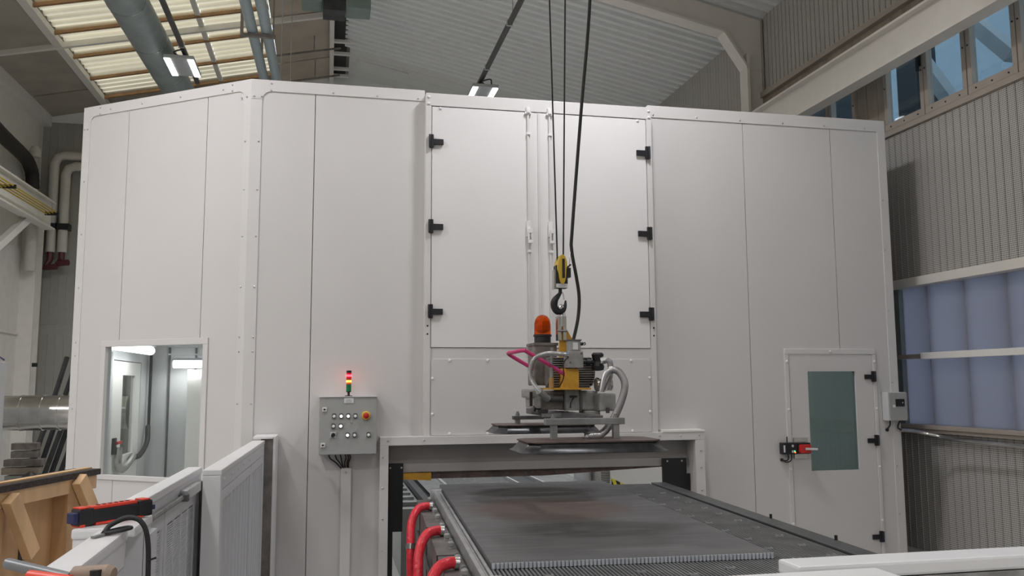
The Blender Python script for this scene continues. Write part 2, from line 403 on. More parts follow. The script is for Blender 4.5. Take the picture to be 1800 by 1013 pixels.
for k in range(4):
    y1 = min(y+.4, YB)
    for xa, xb in ((.3, 3.1), (3.105, 6.0)):
        obj('roof_panel', B().add([(xa, y+.008, zroof(xa)), (xb, y+.008, zroof(xb)), (xb, y1, zroof(xb)), (xa, y1, zroof(xa)), (xa, y+.008, zroof(xa)+.03), (xb, y+.008, zroof(xb)+.03), (xb, y1, zroof(xb)+.03), (xa, y1, zroof(xa)+.03)],
            [(0,1,2,3),(7,6,5,4),(0,4,5,1),(1,5,6,2),(2,6,7,3),(3,7,4,0)]), 'roof_smooth', ce)
    y = y1
PY = [YF, YF+1.05, -6.9, -5.85, -4.8, -3.75, -2.7, -1.65, -.6, .45, 1.5, 2.55, 3.6, 4.65, 5.7, 6.8, 7.85, 8.85, 9.85, 10.85, 11.85, 12.83, 13.82, 14.82, 15.85, 16.85]
for a, b in zip(PY, PY[1:]):
    for xa, xb in ((-4.2, -3.1), (-3.1, -2.17), (-2.1, -1.06)):
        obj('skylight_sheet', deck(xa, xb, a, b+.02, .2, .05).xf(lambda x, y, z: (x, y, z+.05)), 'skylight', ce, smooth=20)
for yy in PY: obj('purlin', B().bar((-4.22, yy, zroof(-4.22)), (-1.05, yy, zroof(-1.05)), .055, .05), 'purlin_brown', ce)
for x in (-3.1, -2.6): pass
obj('joint_strip', B().bar((-2.135, YF, zroof(-2.135)+.02), (-2.135, 17, zroof(-2.135)+.02), .08, .05), 'hall_white', ce)
obj('joint_strip', B().bar((-3.1, YF, zroof(-3.1)+.02), (-3.1, 17, zroof(-3.1)+.02), .05, .05), 'purlin_brown', ce)
obj('edge_beam', B().bar((-4.27, YF, zroof(-4.27)), (-4.27, YB, zroof(-4.27)), .13, .1), 'hall_white', ce)
for a, b in ((6, 14.28), (14.34, 16.3), (16.36, YB)):
    obj('ridge_panel', B().add([(-1.04, a, zroof(-1.04)), (-.06, a, zroof(-.06)), (-.06, b, zroof(-.06)), (-1.04, b, zroof(-1.04)), (-1.04, a, zroof(-1.04)+.03), (-.06, a, zroof(-.06)+.03), (-.06, b, zroof(-.06)+.03), (-1.04, b, zroof(-1.04)+.03)],
        [(0,1,2,3),(7,6,5,4),(0,4,5,1),(1,5,6,2),(2,6,7,3),(3,7,4,0)]), 'roof_brown', ce)
    obj('eave_panel', B().add([(-5.28, a, zroof(-5.28)), (-4.3, a, zroof(-4.3)), (-4.3, b, zroof(-4.3)), (-5.28, b, zroof(-5.28)), (-5.28, a, zroof(-5.28)+.03), (-4.3, a, zroof(-4.3)+.03), (-4.3, b, zroof(-4.3)+.03), (-5.28, b, zroof(-5.28)+.03)],
        [(0,1,2,3),(7,6,5,4),(0,4,5,1),(1,5,6,2),(2,6,7,3),(3,7,4,0)]), 'roof_dark', ce)
obj('ridge_beam', B().box(-.08, .0, 6, YB, 7.93, 8.04), 'hall_white2', ce)
for yy in (14.3, 15.5, 16.1, 16.9, 17.3): obj('ridge_rung', B().box(-.04, .3, yy-.04, yy+.04, 7.98, 8.03), 'hall_white2', ce)
obj('ridge_gap', B().box(0, .24, 14.4, YB, 8.1, 8.14), 'flat_black', ce)
obj('roof_tie', B().bar((XL, 14.24, zroof(-5.28)-.06), (-.04, 14.24, zroof(-.04)-.06), .07, .09), 'hall_white', ce)
obj('hatch_panel', B().bar((.45, 16.7, zroof(.45)-.03), (1.45, 16.7, zroof(1.45)-.03), .5, .03), 'roof_smooth', ce)

obj('ridge_box', B().box(.165, .545, 12.8, 13.2, 7.46, 7.95), 'teal_grey', ce, bev=.01)
obj('ridge_box', B().box(-.18, .16, 12.8, 13.2, 7.4, 7.98), 'dark_profiles', ce, bev=.01)
obj('ridge_box', B().box(-.5, -.19, 12.8, 13.2, 7.52, 7.9), 'teal_grey', ce, bev=.01)

# portal frame and crane runway at the right
t = thing('portal_frame', 'white steel portal frame with a haunched rafter by the side wall', 'steel frame', (5.82, 10.7, 0))
obj('column', B().box(5.66, 5.7, 10.6, 10.82, 0, 6.3).box(5.7, 5.94, 10.7, 10.72, 0, 6.098), 'beam_white', t)
web = [(5.94, 6.85), (5.7, 6.1), (5.32, 6.6), (3.9, 6.93), (.3, 7.72), (.3, 8.05), (3, 7.5)]
obj('rafter', B().prism([(5.94, 6.1), (5.7, 6.1), (5.33, 6.61), (3.88, 6.93), (.3, 7.72), (.3, 8.08), (5.94, 6.84)], 10.7, 10.72), 'beam_white', t)
fl = B()
for a, b in zip([(5.68, 6.1), (5.34, 6.6), (3.88, 6.92), (.3, 7.71)], [(5.34, 6.6), (3.88, 6.92), (.3, 7.71)]): fl.bar((a[0], 10.71, a[1]), (b[0], 10.71, b[1]), .22, .03)
obj('bottom_flange', fl, 'beam_white', t)
t = thing('crane_beam', 'white crane runway beam crossing in front of the hall windows', 'crane beam', (5.5, 6, 4.86))
obj('web', B().box(5.49, 5.51, -6, 12.5, 4.9, 5.24), 'beam_white', t)
obj('top_flange', B().box(5.41, 5.6, -6, 12.5, 5.24, 5.265), 'beam_white', t)
obj('bottom_flange', B().box(5.42, 5.59, -6, 12.5, 4.875, 4.9), 'beam_white', t)
for y in (2.0, 9.9, 12.3): obj('bracket', B().box(5.55, 5.96, y-.06, y+.06, 4.7, 4.87), 'beam_white', t)
obj('crane_rail', B().box(5.47, 5.53, -6, 12.5, 5.265, 5.3), 'steel_dark', t)

# left: crane runway, column, pipes
t = thing('crane_beam', 'pale crane runway beam on a bracket high on the left wall', 'crane beam', (-4.95, 15, 4.5))
obj('web', B().box(-4.96, -4.94, 9, 16.6, 4.53, 4.97), 'hall_white', t)
obj('top_flange', B().box(-5.04, -4.86, 9, 16.6, 4.97, 5.0), 'hall_white', t)
obj('bottom_flange', B().box(-5.04, -4.86, 9, 16.6, 4.5, 4.53), 'hall_white', t)
obj('brace', B().bar((-5.0, 15.6, 4.52), (-5.2, 14.2, 3.55), .1, .12), 'hall_white2', t)
obj('brace', B().bar((-5.0, 14.1, 4.4), (-5.2, 13.0, 3.3), .1, .12), 'hall_white2', t)
t = thing('conductor_rail', 'yellow crane conductor bars clipped below the left runway beam', 'conductor rail', (-4.8, 15, 4.6))
for k in range(4):
    obj('bar', B().tube([(-4.83+.05*k, 11, 4.66+.012*k), (-4.83+.05*k, 16.1, 4.68+.012*k)], .012, 8), 'yellow_dark', t)
for yy in (13.9, 16.0): obj('clip', B().box(-4.86, -4.64, yy-.015, yy+.015, 4.66, 4.72), 'black_metal', t)
t = thing('hall_column', 'pale steel hall column at the back left corner', 'column', (-5.33, 16.9, 0))
obj('flange', B().box(-5.46, -5.2, 16.78, 16.81, 0, 4.95), 'hall_white2', t)
obj('web', B().box(-5.35, -5.32, 16.81, 17.1, 0, 4.95), 'hall_white2', t)
obj('flange', B().box(-5.46, -5.2, 17.1, 17.13, 0, 4.95), 'hall_white2', t)
obj('bolt', B().box(-5.18, -5.1, 16.8, 16.86, 2.05, 2.12), 'black_metal', t)
t = thing('drain_pipe', 'black insulated drain pipe running down into a white sleeve', 'pipe', (-5.25, 16.62, 3.7))
obj('hose', B().tube(spline([(-4.95, 13.0, 5.66), (-5.05, 14.3, 5.62), (-5.24, 16.0, 5.68), (-5.29, 16.5, 5.6), (-5.29, 16.62, 5.45), (-5.28, 16.62, 5.25)]), .11, 12, ribs=(.1, .006)), 'flat_black', t)
obj('collar', B().lathe((-5.27, 16.62, 5.14), [(.1, 0), (.11, .03), (.11, .08), (.1, .1)]), 'galv', t)
obj('sleeve', B().lathe((-5.25, 16.62, 3.75), [(.09, 0), (.1, .02), (.1, 1.38), (.12, 1.4)]), 'insulation', t)
obj('cap', B().lathe((-5.27, 16.62, 5.83), [(.1, 0), (.1, .12), (.06, .2), (.0, .22)]), 'insulation', t)
for k, (x, zt, lab) in enumerate(((-5.13, 6.06, 'outer lagged pipe bending along the far wall, nearer the left corner'), (-4.93, 5.86, 'inner lagged pipe bending along the far wall, nearer the cabin'))):
    t = thing('lagged_pipe', lab, 'pipe', (x, 17.3, 4.1), 'lagged pipes on the far wall')
    obj('pipe', B().tube([(x, 17.3, 4.2), (x, 17.3, zt-.16), (x+.05, 17.3, zt-.05), (x+.16, 17.3, zt), (-2.6, 17.3, zt)], .085, 14), 'insulation', t)
    obj('wall_clamp', B().box(x-.02, x+.02, 17.37, YB-.014, 5.2, 5.26), 'black_metal', t)
    obj('valve', B().box(x-.11, x+.12, 17.2, 17.4, 4.62, 4.74).cyl((x-.07, 17.22, 4.7), (x-.07, 17.2, 4.95), .015, n=8), 'black_metal', t, bev=.01)
    obj('red_fitting', B().tube([(x, 17.3, 4.2), (x, 17.3, 4.05), (x-.05, 17.25, 3.9+.08*k), (x+.15, 17.2, 3.92+.08*k)], .06, 8), 'maroon', t)

# pipes and ducts under the roof
t = thing('ventilation_duct', 'large round grey ventilation duct hanging below the skylight', 'duct', (-2.42, 12, 6.2))
obj('duct', B().tube([(-2.66, 6.5, 6.53), (-2.42, 17.4, 6.53)], .245, 32), 'galv_pipe', t)
for y in (8.4, 9.7, 11.0, 12.25, 13.5): obj('seam_ring', B().tube([(-2.803+.022*y, y-.01, 6.53), (-2.803+.022*y, y+.01, 6.53)], .25, 32), 'galv', t)
for k, (x, l) in enumerate(((-1.12, 'left of two parallel grey pipes hanging under the roof'), (-.93, 'right of two parallel grey pipes hanging under the roof'))):
    t = tag(obj('hanging_pipe', B().tube([(x-.03, 7, 6.5), (x+.1, 17.4, 6.5)], .072, 16), 'pipe_blue'), l, 'pipe', 'hanging roof pipes')
t = thing('pipe_hanger', 'brown steel trapeze hanger carrying the two grey pipes', 'hanger', (-1.05, 11.6, 6.38))
obj('crossbar', B().box(-1.24, -.78, 11.55, 11.61, 6.38, 6.42), 'cast_brown', t)
obj('rod', B().box(-1.24, -1.2, 11.56, 11.6, 6.42, 7.75), 'cast_brown', t)
obj('rod', B().box(-.82, -.8, 11.57, 11.59, 6.42, 7.85), 'cast_brown', t)
t = thing('pipe_hanger', 'brown trapeze hanger of the grey pipes just above the cabin corner', 'hanger', (-1.05, 14.6, 6.38))
obj('crossbar', B().box(-1.22, -.72, 14.55, 14.61, 6.38, 6.42), 'cast_brown', t)
obj('rod', B().box(-1.22, -1.18, 14.56, 14.6, 6.42, 7.78), 'cast_brown', t)
for yy, z, lab in ((15.2, 7.62, 'thin dark rail under the brown ridge panels, upper one'), (16.4, 7.55, 'thin dark rail under the brown ridge panels, just above the cabin')):
    t = thing('service_rail', lab, 'rail', (-.5, yy, z))
    obj('rail', B().bar((-1.05, yy, z-.1), (.12, yy, z+.14), .03, .028), 'cast_brown', t)
    obj('hanger_rod', B().cyl((-.35, yy, z+.05), (-.35, yy, zroof(-.35)), .008, n=6), 'cast_brown', t)
for x, y, l in ((-.74, 12.3, 'thin hanging wire right of the grey pipes'), (-.66, 13.4, 'thin hanging wire in front of the brown ridge panels')):
    tag(obj('hanging_wire', B().cyl((x, y, 5.2), (x, y, zroof(x)), .006, n=6), 'grey_paint'), l, 'wire')

# high-bay lamps
def highbay(x, y, z, lab, k=1.):
    t = thing('high_bay_lamp', lab, 'lamp', (x, y, z), 'high bay lamps')
    obj('body', B().box(x-.2, x+.2, y-.36, y+.36, z, z+.05), 'grey_paint', t, bev=.01)
    obj('bracket', B().box(x-.05, x+.05, y-.1, y+.1, z+.05, z+.115), 'rail_dark', t)
    for sx in (-1, 1):
        for sy in (-1, 1):
            obj('led_module', B().box(x+sx*.155-.042, x+sx*.155+.042, y+sy*.175-.165, y+sy*.175+.165, z-.012, z), 'led', t, bev=.006)
    obj('cable', B().tube(spline([(x+.02, y-.3, z+.04), (x-.06, y-.38, z+.07), (x+.06, y-.42, z+.1), (x+.1, y-.3, z+.06)]), .012, 6), 'rubber', t)
    ld = bpy.data.lights.new('lamp_light', 'AREA'); ld.shape = 'RECTANGLE'; ld.size = .4; ld.size_y = .7; ld.energy = LAMP_W*k; ld.color = (.97, .96, 1.0); ld.spread = R(160)
    lo = bpy.data.objects.new('lamp_light', ld); COL.objects.link(lo); lo.parent = t; lo.location = (0, 0, -.045)
    return t
for x, z, yy in ((-2.1, 6.2, (12.45, 5.9, .2, -5.5)), (2.27, 6.2, (12.75, 5.9, .2, -5.5))):
    for k, y in enumerate(yy):
        side = 'left' if x < 0 else 'right'
        highbay(x, y, z, ('square LED high bay lamp glowing in front of the big duct' if x < 0 else 'LED high bay lamp glowing just above the cabin doors') if k == 0 else 'LED high bay lamp on the %s rail, %s' % (side, ('', 'in front of the cabin top', 'over the viewer', 'behind the viewer')[k]), (1., .95 if x < 0 else 1.0, .85 if x < 0 else .6, .8 if x < 0 else .5)[k])
    rx = x + (.05 if x < 0 else -.05)
    t = thing('lamp_rail', 'dark cable rail carrying the lamps %s' % ('beside the big duct' if x < 0 else 'under the grey corrugated deck'), 'rail', (rx, 5, 6.32))
    obj('rail', B().box(rx-.028, rx+.028, -8, 13.5, 6.325, 6.38), 'rail_dark', t)
    for y in (8.2, 10.4, 12.0): obj('band', B().box(rx-.04, rx+.04, y-.012, y+.012, 6.315, 6.395), 'alu', t)
    for y in (0, 5, 10.2): obj('suspension', B().cyl((rx, y, 6.39), (rx, y, zroof(rx)), .006, n=6), 'galv', t)

highbay(-5.1, 4.3, 5.4, 'added unseen LED flood lamp high at the left, brightening the chamfer wall', 1.3)  # extra lamp out of view, added to brighten the chamfered cabin wall

# ------------------------------------------------------------------ the cabin
D, ZT = 7.4, 4.31
XA, XE, YBK = -.684, 5.42, 11.7
CH = Vector((-.684, 7.4)); CE = Vector((-2.29, 8.515)); CD = (CE-CH).normalized(); CN = Vector((-CD.y, CD.x))  # CN points out of the cabin? fixed below
if CN.y > 0: CN = -CN
def cf(s, d, z):                     # chamfer wall: s along from the corner, d inward depth, z up
    p = CH + CD*s - CN*d; return (p.x, p.y, z)
cab = thing('machine_cabin', 'large white sheet-metal cabin enclosing the machine', 'cabin', (2.0, 9.5, 0))
T = .05
def panel(poly, y0=D, t=T, name='wall_panel', m='cabin_white', f=None, parent=None):
    return obj(name, B().prism(poly, y0, y0+t, f or (lambda a, y, b: (a, y, b))), m, parent or cab)
g = .003
# left wing
panel([(XA, 0), (-.149-g, 0), (-.149-g, ZT), (XA, ZT)])
panel([(-.149+g, 0), (.434, 0), (.434, 1.262), (.802, 1.262), (.802, ZT), (-.149+g, ZT)])
# right wing
panel([(2.903, 1.262), (3.33, 1.262), (3.33, 0), (3.877-g, 0), (3.877-g, ZT), (2.903, ZT)])
panel([(3.877+g, 0), (4.22, 0), (4.22, 2.015), (4.815-g, 2.015), (4.815-g, ZT), (3.877+g, ZT)])
panel([(4.815+g, 2.015), (5.185, 2.015), (5.185, 0), (XE, 0), (XE, ZT), (4.815+g, ZT)])
# chamfer with the window hole
LC = 1.955
W0, W1, V0, V1 = .40, 1.56, .915, 2.06
cpan = lambda poly: obj('wall_panel', B().prism(poly, 0, T, lambda a, d, b: cf(a, d, b)), 'cabin_white', cab)
cpan([(0, 0), (.47-g, 0), (.47-g, V0), (W0, V0), (W0, V1), (.47-g, V1), (.47-g, ZT), (0, ZT)])
cpan([(.47+g, 0), (1.39-g, 0), (1.39-g, V0), (.47+g, V0)])
cpan([(.47+g, V1), (1.39-g, V1), (1.39-g, ZT), (.47+g, ZT)])
cpan([(1.39+g, 0), (LC, 0), (LC, ZT), (1.39+g, ZT), (1.39+g, V1), (W1, V1), (W1, V0), (1.39+g, V0)])
# inner liner, sides, back, roof
obj('side_panel', B().box(XE-.05, XE, D+T, YBK, 0, ZT), 'cabin_white', cab)
obj('rear_panel', B().box(-2.29, XE, YBK-.05, YBK, 0, ZT), 'inner_white', cab)
obj('roof_plate', B().add([(XA, D+.06, ZT-.06), (XE-.05, D+.06, ZT-.06), (XE-.05, YBK-.06, ZT-.06), (-2.24, YBK-.06, ZT-.06), (-2.24, 8.57, ZT-.06), (XA, D+.06, ZT-.02), (XE-.05, D+.06, ZT-.02), (XE-.05, YBK-.06, ZT-.02), (-2.24, YBK-.06, ZT-.02), (-2.24, 8.57, ZT-.02)],
    [(4,3,2,1,0), (5,6,7,8,9), (0,1,6,5), (1,2,7,6), (2,3,8,7), (3,4,9,8), (4,0,5,9)]), 'cabin_white', cab)
lin = B().box(-.66, .43, D+T+.002, D+T+.03, 0, ZT-.06).box(.43, 3.33, D+T+.002, D+T+.03, 1.4, ZT-.06).box(3.33, 4.22, D+T+.002, D+T+.03, 0, ZT-.06).box(4.22, 5.19, D+T+.002, D+T+.03, 2.02, ZT-.06).box(5.19, XE-.06, D+T+.002, D+T+.03, 0, ZT-.06)
obj('inner_liner', lin, 'inner_white', cab)
lin = B()
for q in ((0.02, W0, 0, ZT-.06), (W1, LC-.03, 0, ZT-.06), (W0, W1, 0, V0), (W0, W1, V1, ZT-.06)):
    lin.prism([(q[0], q[2]), (q[1], q[2]), (q[1], q[3]), (q[0], q[3])], T+.002, T+.03, lambda a, d, b: cf(a, d, b))
obj('inner_liner', lin, 'inner_white', cab)
# left side wall with a door hole (door seen through the chamfer window)
XLW = -2.29
obj('side_panel', B().box(XLW, XLW+.05, 8.52, 9.7, 0, ZT).box(XLW, XLW+.05, 11.15, YBK, 0, ZT).box(XLW, XLW+.05, 9.7, 11.15, 2.0, ZT), 'inner_white', cab)
# trims
def lshape(x0, x1, z0, z1, wv0, wv1, wt, r=.08, n=6):
    """top strip with side legs and rounded inner corners; x runs x0..x1, legs wv0 / wv1 wide (0: none)"""
    p = [(x0, z0), (x0, z1), (x1, z1), (x1, z0)]
    zi = z1-wt
    if wv1:
        a = x1-wv1; p.append((a, z0))
        for k in range(n+1):
            th = math.pi/2*k/n; p.append((a-r+r*math.cos(th), zi-r+r*math.sin(th)))
    else: p[-1] = (x1, zi)
    if wv0:
        b = x0+wv0
        for k in range(n+1):
            th = math.pi/2+math.pi/2*k/n; p.append((b+r+r*math.cos(th), zi-r+r*math.sin(th)))
        p.append((b, z0))
    else:
        p.append((x0, zi)); p = p[1:]
    return p
obj('corner_trim', B().prism(lshape(XA-.004, .80, 0, ZT+.004, .095, 0, .1), D-.008, D+.001), 'cabin_trim', cab, bev=.002)
obj('corner_trim', B().prism(lshape(2.905, XE+.004, 0, ZT+.004, 0, .085, .115, r=.01, n=2), D-.008, D+.001), 'cabin_trim', cab, bev=.002)
obj('corner_trim', B().prism(lshape(-.003, LC+.004, 0, ZT+.004, .07, .09, .095, r=.07), -.008, .001, lambda a, d, b: cf(a, d, b)), 'cabin_trim', cab, bev=.002)
obj('edge_trim', B().box(XE+.001, XE+.006, D-.008, D+.09, 0, ZT), 'cabin_trim', cab)
# gusset joints
for x0 in (-.59,): obj('joint_groove', B().box(-.684, -.59, D-.0095, D-.0075, 4.14, 4.146), 'screw', cab)
# centre frame
obj('frame_header', B().box(.802, 2.903, 7.3, 7.46, 4.148, 4.262), 'cabin_trim', cab, bev=.003)
for a, b in ((.802, .852), (2.853, 2.903)): obj('frame_stile', B().box(a, b, 7.3, 7.46, 1.262, 4.147), 'cabin_trim', cab, bev=.003)
obj('frame_rail', B().box(.852, 2.853, 7.312, 7.46, 1.262, 2.012), 'cabin_white', cab)
def rrect(x0, x1, z0, z1, r, n=5):
    p = []
    for cx, cz, a in ((x1-r, z1-r, 0), (x0+r, z1-r, 90), (x0+r, z0+r, 180), (x1-r, z0+r, 270)):
        for k in range(n+1): th = R(a+90*k/n); p.append((cx+r*math.cos(th), cz+r*math.sin(th)))
    return p
cp = obj('cover_plate', B().prism(rrect(.86, 2.842, 1.27, 1.918, .03), 7.304, 7.3125), 'cabin_white', cab, bev=.002)
# double doors
screw = mesh('screw', B().lathe((0, 0, 0), [(.009, 0), (.009, -.003), (.005, -.006), (.001, -.0065)], 'Y', 8), 'screw')
screw_w = mesh('screw', B().lathe((0, 0, 0), [(.013, 0), (.013, -.004), (.008, -.008), (.001, -.009)], 'Y', 10), 'screw_white')
screw_d = mesh('screw', B().lathe((0, 0, 0), [(.008, 0), (.008, -.003), (.004, -.005), (.001, -.006)], 'Y', 8), 'black_metal')
hs = 1
def hinge_mesh(sgn, k=1.):
    b = B().box(*sorted((0, sgn*.038*k)), -.022, 0, -.06*k, .06*k).box(*sorted((sgn*.036*k, sgn*.125*k)), -.016, 0, -.03*k, .022*k).cyl((sgn*.005, -.024, -.058*k), (sgn*.005, -.024, .058*k), .012, n=8)
    return mesh('hinge', b, 'black_plastic', bev=.003)
HL, HR, HD = hinge_mesh(1), hinge_mesh(-1), hinge_mesh(-1, .85)
for nm, x0, x1, hx, hm, rx in (('l', .857, 1.818, .832, HL, 1.722), ('r', 1.826, 2.848, 2.873, HR, 1.922)):
    dr = obj('door_leaf', B().box(x0, x1, 7.306, 7.36, 2.016, 4.142), 'door_white', cab, bev=.003)
    for z in (3.822, 3.065, 2.325): 
        h = inst('hinge', hm, (hx, 7.30, z), dr)
    obj('lock_rod', B().box(rx-.009, rx+.009, 7.288, 7.304, 2.03, 4.15), 'cabin_trim', dr, bev=.002)
    obj('rod_guide', B().cyl((rx, 7.294, 4.13), (rx, 7.294, 4.185), .022, n=12).box(rx-.03, rx+.03, 7.283, 7.3, 4.12, 4.14), 'screw_white', dr, bev=.002)
    for gz in (3.93, 2.86): obj('rod_guide', B().box(rx-.014, rx+.022, 7.28, 7.305, gz, gz+.02), 'screw_white', dr)
    obj('handle', B().box(rx-.02, rx+.016, 7.278, 7.305, 3.0, 3.14).ringplate(rx-.012, rx+.032, 2.94, 3.07, rx+.002, rx+.018, 2.965, 3.03, 7.262, 7.28), 'screw_white', dr, bev=.003)
    obj('rod_end', B().box(rx-.014, rx+.03, 7.285, 7.31, 1.985, 2.05), 'cabin_trim', dr, bev=.003)
obj('door_astragal', B().box(1.812, 1.832, 7.298, 7.307, 2.02, 4.14), 'cabin_trim', cab)
# screws
def scr(pts, me=screw):
    for p in pts: inst('screw', me, p, cab)
scr([(x, D-.008, 4.235) for x in (.0, .38, .74)] + [(-.615, D-.008, z) for z in (3.77, 3.35, 2.95, 2.52, 2.1, 1.98, 1.55, 1.1, .7, .3)] + [(-.60, D-.008, 4.165), (-.66, D-.008, 4.165), (-.52, D-.008, 4.285), (-.52, D-.008, 4.225)])
scr([(x, D-.008, 4.225) for x in (2.96, 3.4, 3.85, 4.3, 4.75, 5.2)] + [(5.36, D-.008, z) for z in (3.5, 3.0, 2.4, 1.7, .9, .45)])
scr([(x, 7.30, z) for x in (.827, 2.878) for z in (4.225, 4.165)], screw_w)
scr([(x, 7.304, 4.15-.022) for x in (.93, 2.77)], screw_w)
scr([(x, 7.304, z) for x in (1.02, 1.35, 2.06, 2.66) for z in (1.283, 1.905)] + [(x, 7.304, z) for x in (.872, 2.83) for z in (1.45, 1.75)], screw_w)
scr([(x, 7.3, z) for x in (.827, 2.88) for z in (2.2, 2.13)], screw_d)
rz = math.atan2(-CD.y, -CD.x)      # turn about Z of the chamfer wall
for s, z in [(.045, q) for q in (3.77, 3.35, 2.95, 2.52, 2.1, 1.98, 1.55, 1.1)] + [(1.91, q) for q in (3.6, 3.1, 2.6, 2.1, 1.98, 1.5)] + [(q, 4.26) for q in (.3, .78, 1.23, 1.62)] + [(.2, 4.29), (.2, 4.235), (1.75, 4.29), (1.75, 4.23), (.1, 4.16), (.04, 4.16), (1.9, 4.1), (1.94, 4.1)]:
    inst('screw', screw, cf(s, -.008, z), cab, (0, 0, math.atan2(CD.y, CD.x)+math.pi))
# booth window in the chamfer
wf = B()
for a, b, c, d in ((W0-.03, W1+.03, V0-.03, V0+.01), (W0-.03, W1+.03, V1-.01, V1+.045), (W0-.03, W0+.025, V0+.01, V1-.01), (W1-.025, W1+.03, V0+.01, V1-.01)):
    wf.prism([(a, c), (b, c), (b, d), (a, d)], -.014, .03, lambda s, q, z: cf(s, q, z))
wfo = obj('window_frame', wf, 'cabin_trim', cab, bev=.003)
obj('pane', B().prism([(W0, V0), (W1, V0), (W1, V1), (W0, V1)], .018, .024, lambda s, q, z: cf(s, q, z)), 'booth_glass', wfo)
# service door at the right
df = B()
for a, b, c, d in ((4.218, 5.188, 1.968, 2.022), (4.218, 4.262, .02, 1.968), (5.15, 5.188, .02, 1.968)): df.box(a, b, 7.385, 7.46, c, d)
obj('door_frame', df, 'cabin_trim', cab, bev=.006)
sd = obj('service_door', B().ringplate(4.266, 5.146, .05, 1.964, 4.455, 4.962, .876, 1.807, 7.392, 7.45), 'cabin_white', cab)
obj('pane', B().box(4.45, 4.967, 7.41, 7.416, .87, 1.812), 'door_glass', sd)
for z in (1.757, 1.149, .251): inst('hinge', HD, (5.162, 7.39, z), sd)
scr([(x, 7.385, z) for x in (4.24, 5.17) for z in (1.9, 1.45, .9, .4)] + [(4.7, 7.385, 1.995)], screw_w)
# portal trim of the table opening
of = B().box(.434, 3.33, 7.27, 7.4, 1.195, 1.266)
obj('opening_trim', of, 'cabin_trim', cab, bev=.003)
for a, b in ((.434, .506), (3.24, 3.33)): obj('opening_trim', B().box(a, b, 7.27, 7.4, 0, 1.194), 'cabin_trim', cab, bev=.003)
for a, b in ((.45, .506), (3.24, 3.3)): obj('opening_reveal', B().box(a, b, 7.4, 7.75, 0, 1.26), 'cabin_white', cab)
obj('flashing', B().box(2.93, 3.33, 7.265, 7.4, 1.267, 1.285), 'cream_white', cab)
scr([(.46, 7.27, z) for z in (1.1, .85, .6, .35)] + [(3.29, 7.27, z) for z in (1.1, .95, .75)] + [(x, 7.27, 1.235) for x in (.5, .8, 2.9, 3.1, 3.28)])
ld_ = obj('lift_door', B().box(.51, 3.235, 7.47, 7.53, 1.03, 1.9), 'lift_grey', cab)
obj('lip', B().box(.51, 3.235, 7.44, 7.52,   .955, 1.03), 'lift_lip', ld_, bev=.008)
ch = obj('channel', B().prism([(.76, .955), (.76, .895), (1.9, .895), (3.0, .945), (3.0, .955)], 7.47, 7.53), 'steel_rusty', ld_)
for x in (.95, 1.15, 1.35, 1.55, 1.72, 1.78, 2.0): obj('bolt', B().cyl((x, 7.47, .925), (x, 7.462, .925), .011, n=8), 'steel_dark', ch)
obj('catch', B().prism([(.64, .95), (.88, .95), (.88, .885), (.64, .9)], 7.42, 7.5), 'yellow', ld_)
for nm, poly, sx in (('l', [(.516, 1.037), (.64, 1.037), (.636, .472), (.555, .472), (.555, 0), (.516, 0)], (.53, .625)), ('r', [(2.975, 1.025), (3.205, 1.025), (3.205, .885), (3.238, .885), (3.238, .2), (2.975, .2)], (3.02, 3.16))):
    gp = obj('guide_plate', B().prism(poly, 7.40, 7.425), 'black_metal', cab)
    for x in sx: inst('screw', screw, (x, 7.40, 1.0), gp)

# things inside the cabin, seen through window and opening
dr = obj('side_door', B().ringplate(9.74, 11.12, .02, 1.97, 10.22, 10.86, .93, 1.82, 0, .05).xf(lambda x, y, z: (XLW+.02+y, x, z)), 'cream_white', cab, label='white inner door with a narrow pane')
obj('pane', B().box(XLW+.045, XLW+.05, 10.2, 10.88, .91, 1.84), 'booth_glass', dr)
obj('door_frame', B().ringplate(9.68, 11.18, 0, 2.06, 9.74, 11.12, .0, 1.98, 0, .03).xf(lambda x, y, z: (XLW+.05+y, x, z)), 'inner_white', dr)
obj('latch', B().box(XLW+.07, XLW+.1, 9.84, 9.94, .98, 1.15), 'black_plastic', dr, bev=.004)
obj('lever', B().box(XLW+.1, XLW+.12, 9.9, 10.1, 1.08, 1.11), 'red', dr, bev=.004)
def tube_lamp(lab, p, q, w=0):
    p, q = Vector(p), Vector(q); t = thing('tube_lamp', lab, 'lamp', tuple((p+q)/2))
    obj('diffuser', B().tube([p, p.lerp(q, .02), p.lerp(q, .98), q], [.03, .05, .05, .03], 14), 'tube_light', t)
    u = Vector((0, 0, .06)); obj('housing', B().bar(p+u, q+u, .1, .03), 'light_box', t)
    ld = bpy.data.lights.new('tube_light', 'AREA'); ld.shape = 'RECTANGLE'; ld.size = .1; ld.size_y = (q-p).length; ld.energy = w
    lo = bpy.data.objects.new('tube_light', ld); COL.objects.link(lo); lo.parent = t; lo.location = (0, 0, -.07)
    d = q-p; lo.rotation_euler = (0, 0, math.atan2(d.y, d.x)-math.pi/2)
tube_lamp('glowing tube lamp at the top left of the cabin window', (-2.05, 8.95, 2.1), (-1.99, 10.5, 2.1), 14)
tube_lamp('short glowing tube lamp at the right of the cabin window', (-1.9, 11.4, 1.97), (-1.52, 11.4, 1.97), 8)
tube_lamp('tube lamp inside the cabin above the inner table', (2.8, 8.6, 3.9), (2.8, 10.6, 3.9), 120)
tube_lamp('tube lamp inside the cabin behind the lift door', (.6, 8.6, 3.9), (.6, 10.6, 3.9), 45)
lp = obj('lit_wall_panel', B().box(-1.72, -1.52, 11.4, 11.62, .2, 1.9), 'cream_white'); tag(lp, 'added pale panel imitating the lit wall below the short tube lamp', 'duct')  # pale panel added in place of the wall lit by the lamp
